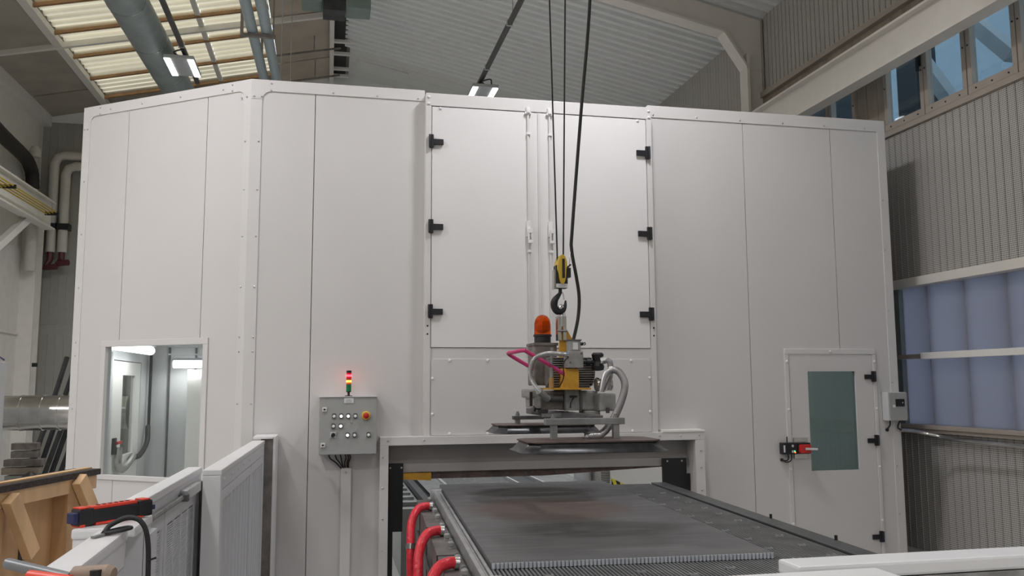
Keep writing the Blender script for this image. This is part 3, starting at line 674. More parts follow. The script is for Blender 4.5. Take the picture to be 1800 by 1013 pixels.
t = thing('wall_conduit', 'dark conduit with a hose loop in the cabin corner behind the window', 'conduit', (-2.2, 11.5, .8))
obj('riser', B().cyl((-2.19, 11.58, 1.2), (-2.19, 11.58, 2.3), .018, n=8), 'rubber', t)
obj('hose_loop', B().tube(spline([(-2.19, 11.55, 1.2), (-2.17, 11.4, 1.0), (-2.17, 11.0, .88), (-2.17, 10.6, .9)]), .03, 8), 'rubber', t)
obj('elbow', B().tube(spline([(-2.17, 10.65, .9), (-2.17, 10.2, .8), (-2.17, 9.95, .85), (-2.17, 9.95, 1.05)]), .04, 10), 'galv', t)
for x in (-1.98, -1.66): obj('wall_seam', B().box(x-.012, x+.012, 11.63, 11.65, 0, 2.6), 'steel_dark', cab)
t = thing('roof_cable_tray', 'grey cable tray high behind the right part of the cabin window', 'cable tray', (-1.6, 11.3, 2.2))
obj('tray', B().box(-1.95, -1.2, 11.3, 11.55, 2.18, 2.2).box(-1.95, -1.2, 11.3, 11.31, 2.2, 2.25), 'alu', t)
obj('bar', B().box(-1.95, -1.2, 11.32, 11.36, 2.08, 2.1), 'alu', t)

t = thing('machine_housing', 'cream machine housing with a hazard stripe inside the opening', 'machine housing', (3.4, 9.5, 0))
obj('body', B().box(3.09, 3.9, 9.2, 10.2, 0, .96), 'cream_white', t, bev=.01)
obj('side_grille', B().box(2.99, 3.088, 9.25, 10.1, 0, .96), 'perforated', t)
obj('hazard_stripe', B().prism([(3.092, .66), (3.092, .58), (3.26, .58)], 9.194, 9.199), 'hazard', t)
t = tag(obj('support_tube', B().cyl((2.88, 9.6, 0), (2.88, 9.6, 1.0), .1, n=20), 'light_box'), 'grey round support tube left of the cream housing', 'tube')
t = thing('inner_table', 'dark wet cutting table inside the cabin opening', 'table', (1.9, 9.5, 0))
obj('frame', B().box(.95, 2.75, 7.75, 11.2, .0, .62), 'table_side', t)
obj('bed', B().box(1.22, 1.62, 7.75, 11.2, .62, .66), 'glitter', t)
obj('bed', B().box(1.62, 1.95, 7.75, 11.2, .62, .66), 'glitter', t)
obj('gutter', B().box(1.96, 2.22, 7.75, 11.2, .625, .655), 'black_metal', t)
obj('side_bed', B().box(2.23, 2.7, 7.75, 11.2, .62, .67), 'wet_slats', t)
obj('side_bed', B().box(.97, 1.2, 7.75, 11.2, .62, .67), 'wet_slats', t)
for x in (1.205, 1.955, 2.225): obj('guide_bar', B().box(x-.012, x+.012, 7.75, 11.2, .62, .685), 'alu', t)
t = thing('rail_carriage', 'pale rail bed with clamps left of the inner table', 'rail', (.78, 8.8, 0))
obj('bed', B().box(.66, .86, 7.8, 11, .0, .6), 'box_grey', t)
obj('belt', B().box(.87, .93, 7.6, 11, .6, .66), 'black_metal', t)
for k in range(6): obj('clamp', B().box(.68, .82, 7.95+k*.35, 8.08+k*.35, .6, .64).box(.72, .76, 8.08+k*.35, 8.2+k*.35, .6, .625), 'steel_grey', t, bev=.004)

# ------------------------------------------------------------------ control box etc. on the cabin
t = thing('control_box', 'grey control box with lit buttons and emergency stop on the cabin front', 'control box', (.17, 7.3, 1.13))
obj('housing', B().box(-.062, .402, 7.212, 7.398, 1.135, 1.6), 'box_grey', t, bev=.004)
cdr = obj('door', B().box(-.06, .4, 7.198, 7.211, 1.138, 1.597), 'box_grey', t, bev=.003)
obj('rain_lip', B().box(-.066, .406, 7.192, 7.398, 1.6, 1.607), 'light_box', t)
def button(x, z, lit):
    obj('button_bezel', B().prism(rrect(x-.0155, x+.0155, z-.024, z+.02, .008, 3), 7.19, 7.198), 'steel_dark', cdr)
    obj('button', B().lathe((x, 7.19, z-.003), [(.0115, 0), (.0115, -.008), (.008, -.011), (.001, -.012)], 'Y', 14), 'button_white' if lit else 'button_dim', cdr)
for x, z, l in ((.056, 1.449, 0), (.113, 1.449, 1), (.17, 1.449, 1), (.227, 1.449, 0), (.0525, 1.369, 0), (.111, 1.369, 1), (.166, 1.295, 1), (.223, 1.295, 0), (.336, 1.295, 0)): button(x, z, l)
obj('selector_plate', B().box(.028, .074, 7.193, 7.198, 1.272, 1.318), 'light_box', cdr, bev=.002)
obj('selector_knob', B().bar((.04, 7.182, 1.281), (.061, 7.182, 1.309), .02, .014, (0, 1, 0)).lathe((.051, 7.193, 1.295), [(.016, 0), (.016, -.006), (.001, -.006)], 'Y', 12), 'black_plastic', cdr)
obj('stop_collar', B().lathe((.3125, 7.198, 1.449), [(.036, 0), (.036, -.012), (.03, -.018), (.001, -.018)], 'Y', 24), 'yellow_clean', cdr)
obj('stop_button', B().lathe((.3125, 7.18, 1.449), [(.014, 0), (.014, -.012), (.024, -.016), (.024, -.028), (.016, -.034), (.001, -.036)], 'Y', 24), 'red', cdr)
for x, z in ((-.021, 1.502), (-.029, 1.215)):
    obj('lock', B().box(x-.018, x+.018, 7.19, 7.198, z-.018, z+.018), 'paper', cdr, bev=.002)
    obj('lock_slot', B().box(x-.008, x+.008, 7.187, 7.19, z-.006, z+.006), 'black_plastic', cdr)
nb = obj('name_plate', B().box(.135, .211, 7.194, 7.198, 1.553, 1.592), 'paper', cdr)
obj('print', B().box(.155, .192, 7.193, 7.194, 1.578, 1.581).box(.148, .198, 7.193, 7.194, 1.569, 1.572).box(.15, .195, 7.193, 7.194, 1.561, 1.563), 'grey_paint', nb)
for k, (x0, x1) in enumerate(((.02, .12), (.07, .135), (.11, .14), (.15, .15), (.17, .17), (.185, .178))):
    obj('cable', B().tube(spline([(x0, 7.32, 1.136), (x0+.01, 7.32, 1.1), (x0*.4+x1*.6, 7.33, 1.06), (x1+.005, 7.37, 1.01)]), .006, 6), 'rubber', t)
t = thing('signal_tower', 'red amber green signal tower lit on top of the control box', 'signal light', (.172, 7.28, 1.607))
lath = lambda n, p, m_: obj(n, B().lathe((.172, 7.28, 0), p, 'Z', 20), m_, t)
lath('base', [(.032, 1.607), (.032, 1.612), (.01, 1.615), (.01, 1.638), (.02, 1.642), (.02, 1.648)], 'black_plastic')
lath('green_lens', [(.021, 1.648), (.021, 1.702)], 'lens_green')
lath('spacer', [(.0215, 1.702), (.0215, 1.706)], 'black_plastic')
lath('amber_lens', [(.021, 1.706), (.021, 1.722)], 'lens_amber_dim'); lath('amber_glow', [(.0212, 1.722), (.0212, 1.738)], 'lens_amber'); lath('amber_lens', [(.021, 1.738), (.021, 1.746)], 'lens_amber_dim')
lath('spacer', [(.0215, 1.746), (.0215, 1.75)], 'black_plastic')
lath('red_lens', [(.021, 1.75), (.021, 1.768)], 'lens_red_dim'); lath('red_glow', [(.0212, 1.768), (.0212, 1.786)], 'lens_red'); lath('red_lens', [(.021, 1.786), (.021, 1.8)], 'lens_red_dim')
lath('cap', [(.021, 1.8), (.021, 1.816), (.016, 1.82), (.001, 1.82)], 'black_plastic')
t = thing('cable_duct', 'white cable duct running down below the control box', 'cable duct', (.162, 7.37, 0))
obj('duct', B().box(.126, .2, 7.345, 7.391, 0, 1.015), 'cabin_trim', t, bev=.003)
obj('lid', B().box(.122, .204, 7.335, 7.35, 0, 1.012), 'cabin_trim', t, bev=.003)
inst('screw', screw, (.162, 7.335, .98), t)
t = thing('safety_switch', 'black and red door safety switch on the service door', 'safety switch', (4.28, 7.36, 1.04))
obj('mount_plate', B().box(4.275, 4.415, 7.372, 7.388, .995, 1.188), 'galv', t, bev=.002)
obj('body', B().box(4.128, 4.275, 7.315, 7.384, 1.04, 1.146), 'black_plastic', t, bev=.006)
obj('actuator', B().box(4.278, 4.408, 7.315, 7.372, 1.042, 1.144), 'black_plastic', t, bev=.004)
obj('red_block', B().prism(rrect(4.285, 4.402, 1.05, 1.13, .02), 7.29, 7.315), 'red', t, bev=.004)
obj('lever', B().bar((4.33, 7.28, 1.092), (4.45, 7.27, 1.088), .016, .02), 'chrome', t)
obj('side_label', B().box(4.132, 4.148, 7.313, 7.315, 1.06, 1.125), 'paper', t)
for x, z, m_ in ((4.222, 1.118, 'chrome'), (4.222, 1.066, 'chrome')): obj('knob', B().lathe((x, 7.315, z), [(.013, 0), (.013, -.008), (.001, -.01)], 'Y', 12), m_, t)
obj('green_led', B().lathe((4.243, 7.314, 1.07), [(.006, 0), (.005, -.004), (.001, -.006)], 'Y', 8), 'led_green', t); obj('red_led', B().lathe((4.247, 7.314, 1.058), [(.007, 0), (.006, -.004), (.001, -.006)], 'Y', 8), 'led_red', t)
obj('cable', B().tube(spline([(4.2, 7.36, 1.04), (4.2, 7.355, 1.0), (4.18, 7.36, .98), (4.15, 7.38, .985)]), .006, 6).tube(spline([(4.235, 7.36, 1.04), (4.23, 7.36, .985), (4.19, 7.37, .965), (4.15, 7.38, .985)]), .005, 6), 'rubber', t)
obj('cable', B().tube([(4.195, 7.36, 1.146), (4.195, 7.36, 1.2)], .006, 6), 'rubber', t)
obj('cable_gland', B().lathe((4.148, 7.391, .987), [(.015, 0), (.015, -.012), (.008, -.016), (.001, -.016)], 'Y', 12), 'black_plastic', t)
t = thing('junction_box', 'small white junction box at the right edge of the cabin', 'junction box', (5.34, 7.34, 1.33))
obj('housing', B().box(5.235, 5.43, 7.3, 7.391, 1.335, 1.605), 'light_box', t, bev=.004)
obj('cover', B().box(5.24, 5.43, 7.285, 7.3, 1.338, 1.602), 'box_grey', t, bev=.003)
obj('display', B().box(5.305, 5.4, 7.281, 7.285, 1.47, 1.54), 'black_plastic', t)
obj('display_mark', B().box(5.375, 5.385, 7.2795, 7.281, 1.5, 1.512), 'paper', t)
obj('lock', B().box(5.275, 5.3, 7.28, 7.285, 1.46, 1.485), 'paper', t)
obj('cable', B().tube(spline([(5.29, 7.36, 1.335), (5.285, 7.36, 1.29), (5.27, 7.385, 1.25)]), .008, 6).tube(spline([(5.4, 7.36, 1.335), (5.37, 7.36, 1.27), (5.4, 7.36, 1.245)]), .008, 6), 'rubber', t)
obj('cable_gland', B().lathe((5.27, 7.391, 1.245), [(.016, 0), (.016, -.012), (.001, -.016)], 'Y', 12), 'black_plastic', t)
tag(obj('conduit_pipe', B().tube(spline([(5.4, 7.36, 1.24), (5.5, 7.36, 1.235), (5.68, 7.3, 1.2), (5.76, 6.9, 1.16), (5.78, 5.0, 1.14)]), .018, 10), 'galv'), 'thin steel conduit leading from the junction box along the wall', 'conduit')

# ------------------------------------------------------------------ the cutting table with its sheet
TR = R(-3.0)
tb = thing('cutting_table', 'long dark slatted cutting table running out of the cabin', 'table', (.72, 4.07, 0), rotz=TR)
obj('body', B().box(-.02, 2.0, -1.0, 3.35, 0, .70), 'table_side', tb)
obj('side_shelf', B().box(-.15, -.02, -1.0, 3.1, .0, .76), 'table_side', tb, bev=.006)
for v in (-.3, .75, 1.7, 2.55): obj('shelf_joint', B().box(-.155, -.02, v-.006, v+.006, .3, .763), 'flat_black', tb)
obj('side_pipe', B().tube([(-.175, -.9, .6), (-.175, 2.4, .62)], .013, 8), 'steel_dark', tb)
for u0, u1, zz in ((-.012, .012, .828), (.02, .03, .815), (.034, .05, .824)): obj('edge_rail', B().box(u0, u1, -.1, 3.02, .7, zz), 'alu', tb, bev=.003)
obj('rail_end', B().box(-.03, .08, -.22, -.1, .7, .83), 'alu', tb, bev=.006)
obj('rail_end', B().box(-.04, .05, 3.02, 3.1, .7, .85), 'alu', tb, bev=.006)
sl = B()
for k in range(93): sl.box(.06+k*.02, .071+k*.02, -1.0, 3.33, .775, .818)
obj('slat_bed', sl, 'slat_metal', tb, kind='stuff')
obj('bed_pan', B().box(.05, 1.93, -1.0, 3.33, .70, .776), 'flat_black', tb)  # pan coloured black to deepen the shade in the slat gaps
obj('edge_strip', B().box(1.935, 2.06, -1.0, 3.35, .70, .826), 'table_frame', tb, bev=.004)
obj('edge_groove', B().box(1.926, 1.934, -1.0, 3.34, .74, .8), 'flat_black', tb)
for v in (.45, 1.25): obj('stop_pin', B().cyl((2.05, v, .826), (2.05, v, .852), .009, n=8), 'black_metal', tb)
clip = mesh('support_clip', B().box(-.02, .02, -.003, .003, 0, .008).box(-.02, -.015, -.013, .013, 0, .01).box(.015, .02, -.013, .013, 0, .01), 'alu')
for c, us in ((0, 1.58), (1, 1.80)):
    for k in range(12): inst('support_clip', clip, (us + (.0 if k % 2 else .012), -.55+k*.285+c*.06, .818), tb)
for k in range(6): inst('support_clip', clip, (.3+k*.22, -.12 - (k % 2)*.1, .818), tb)
# couplings on the shelf
for k, v in enumerate((-.1, .2, .55, .95, 1.22, 1.62, 2.0, 2.3, 2.6, 2.9)):
    c = obj('coupling', B().lathe((-.058, v, .76), [(.02, 0), (.02, .008), (.014, .012), (.02, .016), (.02, .034), (.013, .042), (.001, .043)], 'Z', 12), 'cast_grey', tb)
    obj('pipe_stub', B().cyl((-.058, v+.015, .78), (-.048, v+.1, .78), .008, n=8).lathe((-.048, v+.1, .78), [(.015, 0), (.015, .02), (.001, .022)], 'Y', 10), 'steel_grey', c)
for v0 in (.38, 1.36, 2.45):
    h = obj('red_hose', B().tube(spline([(-.075, v0, .793), (-.12, v0-.015, .798), (-.18, v0-.06, .78), (-.225, v0-.14, .7), (-.235, v0-.22, .55), (-.23, v0-.28, .3), (-.2, v0-.32, .08)]), .03, 14), 'red_hose', tb)
    obj('hose_clamp', B().cyl((-.065, v0, .793), (-.09, v0, .795), .034, n=14), 'galv', h)
    obj('hose_clamp', B().cyl((-.235, v0-.215, .565), (-.2355, v0-.225, .53), .034, n=14), 'galv', h)
sh = thing('metal_sheet', 'dark grey stained metal sheet lying on the cutting table', 'sheet', (.72, 4.07, .82), rotz=TR)
sh_m = bpy.data.materials.new('stained_sheet'); sh_m.use_nodes = True; N = sh_m.node_tree.nodes; L = sh_m.node_tree.links; b = N['Principled BSDF']
tc = N.new('ShaderNodeTexCoord')
def noise(scale, st, det=4):
    mp = N.new('ShaderNodeMapping'); mp.inputs['Scale'].default_value = st; L.new(tc.outputs['Object'], mp.inputs[0])
    n = N.new('ShaderNodeTexNoise'); n.inputs['Scale'].default_value = scale; n.inputs['Detail'].default_value = det; L.new(mp.outputs[0], n.inputs['Vector']); return n.outputs['Fac']
def ramp(fac, lo, hi, c0, c1):
    r = N.new('ShaderNodeValToRGB'); r.color_ramp.elements[0].position = lo; r.color_ramp.elements[1].position = hi; r.color_ramp.elements[0].color = (*c0, 1); r.color_ramp.elements[1].color = (*c1, 1); L.new(fac, r.inputs[0]); return r.outputs[0]
def oval_mark(cx, cy, hw, hh):       # soft-edged oval of another tone blended into the sheet colour
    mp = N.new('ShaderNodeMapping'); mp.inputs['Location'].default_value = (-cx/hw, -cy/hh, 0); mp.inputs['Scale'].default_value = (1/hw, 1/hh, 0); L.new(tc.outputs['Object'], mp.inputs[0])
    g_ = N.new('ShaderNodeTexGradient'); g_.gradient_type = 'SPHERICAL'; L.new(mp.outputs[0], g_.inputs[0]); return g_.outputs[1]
base = ramp(noise(2.2, (1, 2.5, 1)), .3, .75, (.12, .12, .125), (.2, .2, .205))
streak = ramp(noise(3, (.35, 6, 1)), .5, .72, (0, 0, 0), (1, 1, 1))
m1 = N.new('ShaderNodeMix'); m1.data_type = 'RGBA'; m1.inputs['B'].default_value = (.3, .295, .295, 1)
sm = N.new('ShaderNodeMath'); sm.operation = 'MULTIPLY'; sm.inputs[1].default_value = .45; L.new(streak, sm.inputs[0]); L.new(sm.outputs[0], m1.inputs['Factor']); L.new(base, m1.inputs['A'])
cur = m1.outputs['Result']
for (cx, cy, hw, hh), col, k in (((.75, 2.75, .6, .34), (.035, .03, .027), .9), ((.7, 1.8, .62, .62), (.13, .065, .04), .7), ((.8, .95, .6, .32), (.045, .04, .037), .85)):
    mk = oval_mark(cx, cy, hw, hh); rr = ramp(mk, .0, .3, (0, 0, 0), (1, 1, 1)); nn_ = ramp(noise(5, (1, 3, 1)), .25, .6, (.35, .35, .35), (1, 1, 1))
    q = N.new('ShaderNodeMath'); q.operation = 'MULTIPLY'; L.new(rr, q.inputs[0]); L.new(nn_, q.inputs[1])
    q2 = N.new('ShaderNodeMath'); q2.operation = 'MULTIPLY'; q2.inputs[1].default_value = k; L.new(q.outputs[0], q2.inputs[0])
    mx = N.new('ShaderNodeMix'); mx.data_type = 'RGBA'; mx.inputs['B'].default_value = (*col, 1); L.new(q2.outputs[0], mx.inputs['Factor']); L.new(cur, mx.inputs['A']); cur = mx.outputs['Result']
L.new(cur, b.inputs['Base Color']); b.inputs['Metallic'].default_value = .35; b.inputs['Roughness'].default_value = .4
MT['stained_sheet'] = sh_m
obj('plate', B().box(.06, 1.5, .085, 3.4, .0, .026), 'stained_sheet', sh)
ed = B()
for k in range(72): ed.cyl((.07+k*.02, .081, -.0), (.07+k*.02, .081, .026), .0092, n=6)
mat('edge_metal', (.72, .75, .8), .3, .5, var=.1)
obj('scalloped_edge', ed, 'edge_metal', sh, kind='stuff')

# ------------------------------------------------------------------ hoist and vacuum lifter
t = thing('crane_bridge', 'grey crane bridge girder with hoist trolley above the table', 'crane bridge', (1.0, 5.5, 5.3))
obj('girder', B().box(-4.95, 5.53, 5.6, 5.85, 5.35, 5.75), 'beam_white', t)
obj('end_carriage', B().box(5.4, 5.6, 4.9, 6.5, 5.31, 5.5), 'yellow_clean', t)
obj('end_carriage', B().box(-5.04, -4.84, 4.9, 6.5, 5.31, 5.5), 'yellow_clean', t)
obj('trolley', B().box(1.2, 1.9, 5.25, 5.59, 5.35, 5.75), 'yellow_clean', t, bev=.02)
t = thing('hook_block', 'yellow and black hoist hook block on two wire ropes', 'hook block', (1.512, 5.5, 2.17))
obj('wire_rope', B().tube([(1.495, 5.5, 2.5), (1.458, 5.5, 4.36), (1.437, 5.5, 5.4)], .0055, 8), 'flat_black', t)
obj('wire_rope', B().tube([(1.535, 5.5, 2.5), (1.571, 5.5, 4.36), (1.592, 5.5, 5.4)], .0055, 8), 'flat_black', t)
obj('body', B().box(1.476, 1.558, 5.47, 5.54, 2.335, 2.49), 'black_plastic', t, bev=.006)
ell = [(1.517+.034*math.cos(2*math.pi*k/24)*(1 if math.sin(2*math.pi*k/24) > 0 else .75), 2.46+.1*math.sin(2*math.pi*k/24)) for k in range(24)]
obj('sheave_cover', B().prism(ell, 5.445, 5.555), 'yellow_clean', t, bev=.004)
obj('slot', B().box(1.512, 1.53, 5.44, 5.452, 2.4, 2.53), 'black_plastic', t, bev=.003)
obj('side_bracket', B().box(1.463, 1.478, 5.48, 5.53, 2.33, 2.46), 'galv', t)
obj('limit_switch', B().box(1.558, 1.582, 5.48, 5.53, 2.41, 2.475).cyl((1.56, 5.5, 2.475), (1.588, 5.5, 2.5), .006, n=6), 'black_plastic', t)
obj('label_plate', B().box(1.476, 1.556, 5.464, 5.47, 2.337, 2.364), 'paper', t)
obj('print', B().box(1.495, 1.545, 5.463, 5.464, 2.351, 2.354).box(1.49, 1.535, 5.463, 5.464, 2.345, 2.347), 'grey_paint', t)
hk = [(1.512, 2.335), (1.510, 2.305), (1.494, 2.282), (1.474, 2.255), (1.468, 2.22), (1.482, 2.19), (1.508, 2.178), (1.533, 2.192), (1.545, 2.222), (1.548, 2.255)]
obj('hook', B().tube(spline([(a, 5.5, b_) for a, b_ in hk], 5), [.012]*6 + [.012+.012*min(1, i/10) for i in range(22)] + [.024-.018*i/17 for i in range(18)], 12), 'black_metal', t)
obj('safety_latch', B().tube(spline([(1.516, 5.5, 2.31), (1.53, 5.5, 2.3), (1.537, 5.5, 2.26)]), .005, 6), 'chrome', t)
obj('chain', B().tube(spline([(1.575, 5.5, 2.48), (1.582, 5.5, 2.55), (1.596, 5.5, 2.66)]), .002, 5), 'chrome', t)
t = tag(obj('power_cable', B().tube(spline([(1.79, 5.5, 5.36), (1.752, 5.5, 4.38), (1.674, 5.5, 3.553), (1.602, 5.5, 2.754), (1.595, 5.5, 2.6), (1.625, 5.5, 2.42), (1.643, 5.5, 2.28), (1.633, 5.5, 2.136), (1.592, 5.48, 1.985), (1.56, 5.4, 1.95)], 8), .0115, 10), 'rubber'), 'thick black power cable looping down beside the hook', 'cable')

lf = thing('vacuum_lifter', 'vacuum sheet lifter with two suction pads and orange beacon hanging on the hook', 'vacuum lifter', (1.51, 5.5, 1.32))
P = lambda n, mb, m_, par=None, **k: obj(n, mb, m_, par or lf, **k)
P('main_beam', B().box(1.47, 1.55, 4.74, 6.36, 1.478, 1.52), 'steel_dark', bev=.004)
def pad(cx, cy, zt, hx, hy, dz):
    c = .06
    def octo(hx, hy, z, c): return [(cx-hx+c, cy-hy, z), (cx+hx-c, cy-hy, z), (cx+hx, cy-hy+c, z), (cx+hx, cy+hy-c, z), (cx+hx-c, cy+hy, z), (cx-hx+c, cy+hy, z), (cx-hx, cy+hy-c, z), (cx-hx, cy-hy+c, z)]
    p = P('suction_pad', B().rings([octo(hx, hy, zt-.008, c), octo(hx, hy, zt, c)]), 'steel_rusty')
    P('rubber_skirt', B().rings([octo(hx-.01, hy-.01, zt-.008, c), octo(hx-.004, hy-.004, zt-.02, c+.002), octo(hx+.022, hy+.022, zt-.05, c+.008), octo(hx+.04, hy+.04, zt-.058-dz, c+.01), octo(hx+.03, hy+.03, zt-.062-dz, c+.01)]), 'rubber_skirt', p)
    return p
pf = pad(1.455, 4.74, 1.387, .385, .19, .002); pr_ = pad(1.6, 6.35, 1.402, .375, .19, .0)
P('cross_bar', B().box(1.205, 1.675, 4.72, 4.77, 1.468, 1.505), 'steel_grey', bev=.004)
P('cross_bar', B().box(1.364, 1.93, 6.33, 6.38, 1.435, 1.462), 'steel_dark', bev=.004)
for x, y, z0, z1 in ((1.257, 4.745, 1.386, 1.468), (1.625, 4.745, 1.386, 1.468), (1.403, 6.355, 1.4, 1.435), (1.79, 6.355, 1.4, 1.435)):
    P('post', B().box(x-.018, x+.018, y-.018, y+.018, z0, z1), 'steel_grey', bev=.003)
    P('spring_bolt', B().cyl((x, y, z1+.02), (x, y, z1+.06), .011, n=10).cyl((x, y, z1+.027), (x, y, z1+.045), .016, n=6), 'steel_grey')
# housings
P('end_housing', B().box(1.262, 1.33, 5.34, 5.6, 1.61, 1.668).box(1.29, 1.335, 5.34, 5.6, 1.545, 1.62), 'cast_grey', bev=.01)
P('end_bracket', B().box(1.258, 1.275, 5.33, 5.345, 1.56, 1.65), 'black_metal')
P('pump_block', B().box(1.33, 1.49, 5.36, 5.62, 1.535, 1.655), 'cast_brown', bev=.008)
P('pump_pipe', B().cyl((1.36, 5.33, 1.61), (1.47, 5.33, 1.61), .022, n=12).cyl((1.4, 5.33, 1.61), (1.41, 5.33, 1.61), .03, n=12), 'steel_dark')
P('frame_plate', B().box(1.488, 1.6, 5.34, 5.62, 1.53, 1.662), 'cast_grey', bev=.006)
P('frame_rib', B().box(1.484, 1.493, 5.325, 5.34, 1.53, 1.66).box(1.588, 1.6, 5.325, 5.34, 1.525, 1.66), 'steel_dark')
P('valve_lever', B().box(1.52, 1.565, 5.315, 5.335, 1.612, 1.626).tube(spline([(1.545, 5.325, 1.612), (1.525, 5.32, 1.58), (1.522, 5.32, 1.545)]), .004, 6), 'black_metal')
P('gear_housing', B().box(1.603, 1.715, 5.34, 5.6, 1.53, 1.655), 'cast_grey', bev=.012)
P('terminal_box', B().box(1.685, 1.795, 5.22, 5.42, 1.527, 1.638), 'cast_grey', bev=.012, label='light grey terminal box with rounded corners')
P('box_latch', B().box(1.725, 1.745, 5.205, 5.22, 1.515, 1.55), 'steel_dark')
P('lower_block', B().box(1.615, 1.715, 5.3, 5.45, 1.468, 1.528), 'cast_grey', bev=.006)
P('lower_slide', B().box(1.35, 1.62, 5.35, 5.4, 1.49, 1.512), 'steel_grey')
P('roller', B().cyl((1.36, 5.4, 1.53), (1.36, 5.6, 1.53), .035, n=16), 'steel_dark')
P('clamp_bolt', B().cyl((1.288, 5.36, 1.545), (1.3, 5.36, 1.545), .02, n=10).cyl((1.3, 5.36, 1.545), (1.335, 5.36, 1.545), .008, n=8), 'black_metal')
# yellow frame
P('base_plate', B().box(1.4, 1.64, 5.25, 5.68, 1.662, 1.674), 'yellow', bev=.002)
P('column', B().box(1.478, 1.568, 5.28, 5.295, 1.674, 1.795).box(1.478, 1.486, 5.295, 5.5, 1.674, 1.8).box(1.56, 1.568, 5.295, 5.5, 1.674, 1.8), 'yellow')
P('lifting_plate', B().prism([(1.5, 1.674), (1.5, 1.92), (1.508, 2.075), (1.535, 2.09), (1.594, 1.99), (1.575, 1.674)], 5.49, 5.51), 'yellow', bev=.002)
P('collar', B().lathe((1.525, 5.33, 1.755), [(.03, 0), (.034, .01), (.034, .03), (.026, .04)], 'Z', 16), 'black_metal')
P('collar_nut', B().lathe((1.525, 5.32, 1.765), [(.024, 0), (.024, .032)], 'Z', 6), 'steel_grey')
P('valve_box', B().box(1.488, 1.592, 5.25, 5.35, 1.8, 1.907), 'cast_grey', bev=.006)
for x, z in ((1.505, 1.835), (1.578, 1.892)): P('bolt', B().cyl((x, 5.25, z), (x, 5.243, z), .006, n=6), 'steel_dark')
ps = P('pressure_switch', B().box(1.503, 1.579, 5.26, 5.34, 1.907, 1.978), 'cast_grey', bev=.006)
P('switch_cover', B().box(1.498, 1.584, 5.255, 5.345, 1.974, 1.982), 'steel_dark', ps, bev=.002)
P('switch_window', B().box(1.526, 1.558, 5.256, 5.26, 1.918, 1.962), 'paper', ps)
P('switch_knob', B().cyl((1.58, 5.3, 1.955), (1.605, 5.3, 1.957), .012, n=10).tube([(1.605, 5.3, 1.957), (1.618, 5.3, 1.965), (1.622, 5.3, 1.955), (1.612, 5.3, 1.948)], .004, 6), 'black_metal', ps)
# tank, motor, beacon
P('tank', B().box(1.342, 1.5, 5.55, 5.75, 1.69, 1.965), 'cast_brown', bev=.012)
P('tank_lid', B().box(1.336, 1.506, 5.54, 5.76, 1.955, 1.974), 'cast_brown', bev=.003)
mo = P('motor', B().cyl((1.41, 5.5, 1.78), (1.7, 5.5, 1.78), .09, n=24), 'cast_brown', smooth=40)
fin = B()
for k in range(13):
    z = 1.78-.09+k*.015; hw = math.sqrt(max(.0001, .11**2-(z-1.78)**2)); fin.box(1.42, 1.71, 5.5-hw, 5.5+hw, z-.003, z+.003)
P('cooling_fins', fin, 'cast_grey', mo, kind='stuff')
P('fan_cover', B().lathe((1.7, 5.5, 1.78), [(.085, 0), (.098, .005), (.098, .015), (.08, .022), (.001, .022)], 'X', 20), 'steel_dark', mo)
P('motor_foot', B().box(1.43, 1.69, 5.44, 5.6, 1.674, 1.70), 'steel_dark', mo)
be = P('beacon', B().lathe((1.412, 5.6, 1.974), [(.056, 0), (.056, .042), (.062, .044), (.062, .056), (.056, .058)], 'Z', 24), 'black_plastic', label='black base of the beacon')
P('amber_dome', B().lathe((1.412, 5.6, 2.032), [(.057, 0), (.056, .07), (.05, .1), (.035, .122), (.015, .132), (.001, .134)], 'Z', 28), 'amber_dome', be, label='orange translucent beacon dome')
P('reflector', B().lathe((1.412, 5.6, 2.04), [(.02, 0), (.04, .02), (.044, .05), (.036, .08), (.01, .095)], 'Z', 7), 'brass', be, smooth=10)
# shackle
P('shackle', B().tube(spline([(1.497, 5.5, 2.0), (1.499, 5.5, 2.14), (1.505, 5.5, 2.2), (1.519, 5.5, 2.222), (1.533, 5.5, 2.2), (1.535, 5.5, 2.14), (1.533, 5.5, 2.0)], 5), .0095, 10), 'chrome')
for x in (1.497, 1.533): P('shackle_plate', B().box(x-.012, x+.012, 5.47, 5.53, 1.985, 2.15), 'galv', bev=.004)
P('shackle_pin', B().cyl((1.48, 5.47, 2.05), (1.55, 5.47, 2.05), .008, n=8), 'chrome')
# handle
hd = spline([(1.5, 5.3, 1.748), (1.36, 5.3, 1.832), (1.24, 5.3, 1.9), (1.21, 5.3, 1.912), (1.17, 5.4, 1.905), (1.165, 5.55, 1.905), (1.2, 5.6, 1.885), (1.33, 5.6, 1.81), (1.45, 5.6, 1.74)], 6)
P('push_handle', B().tube(hd, .0125, 12), 'pink')
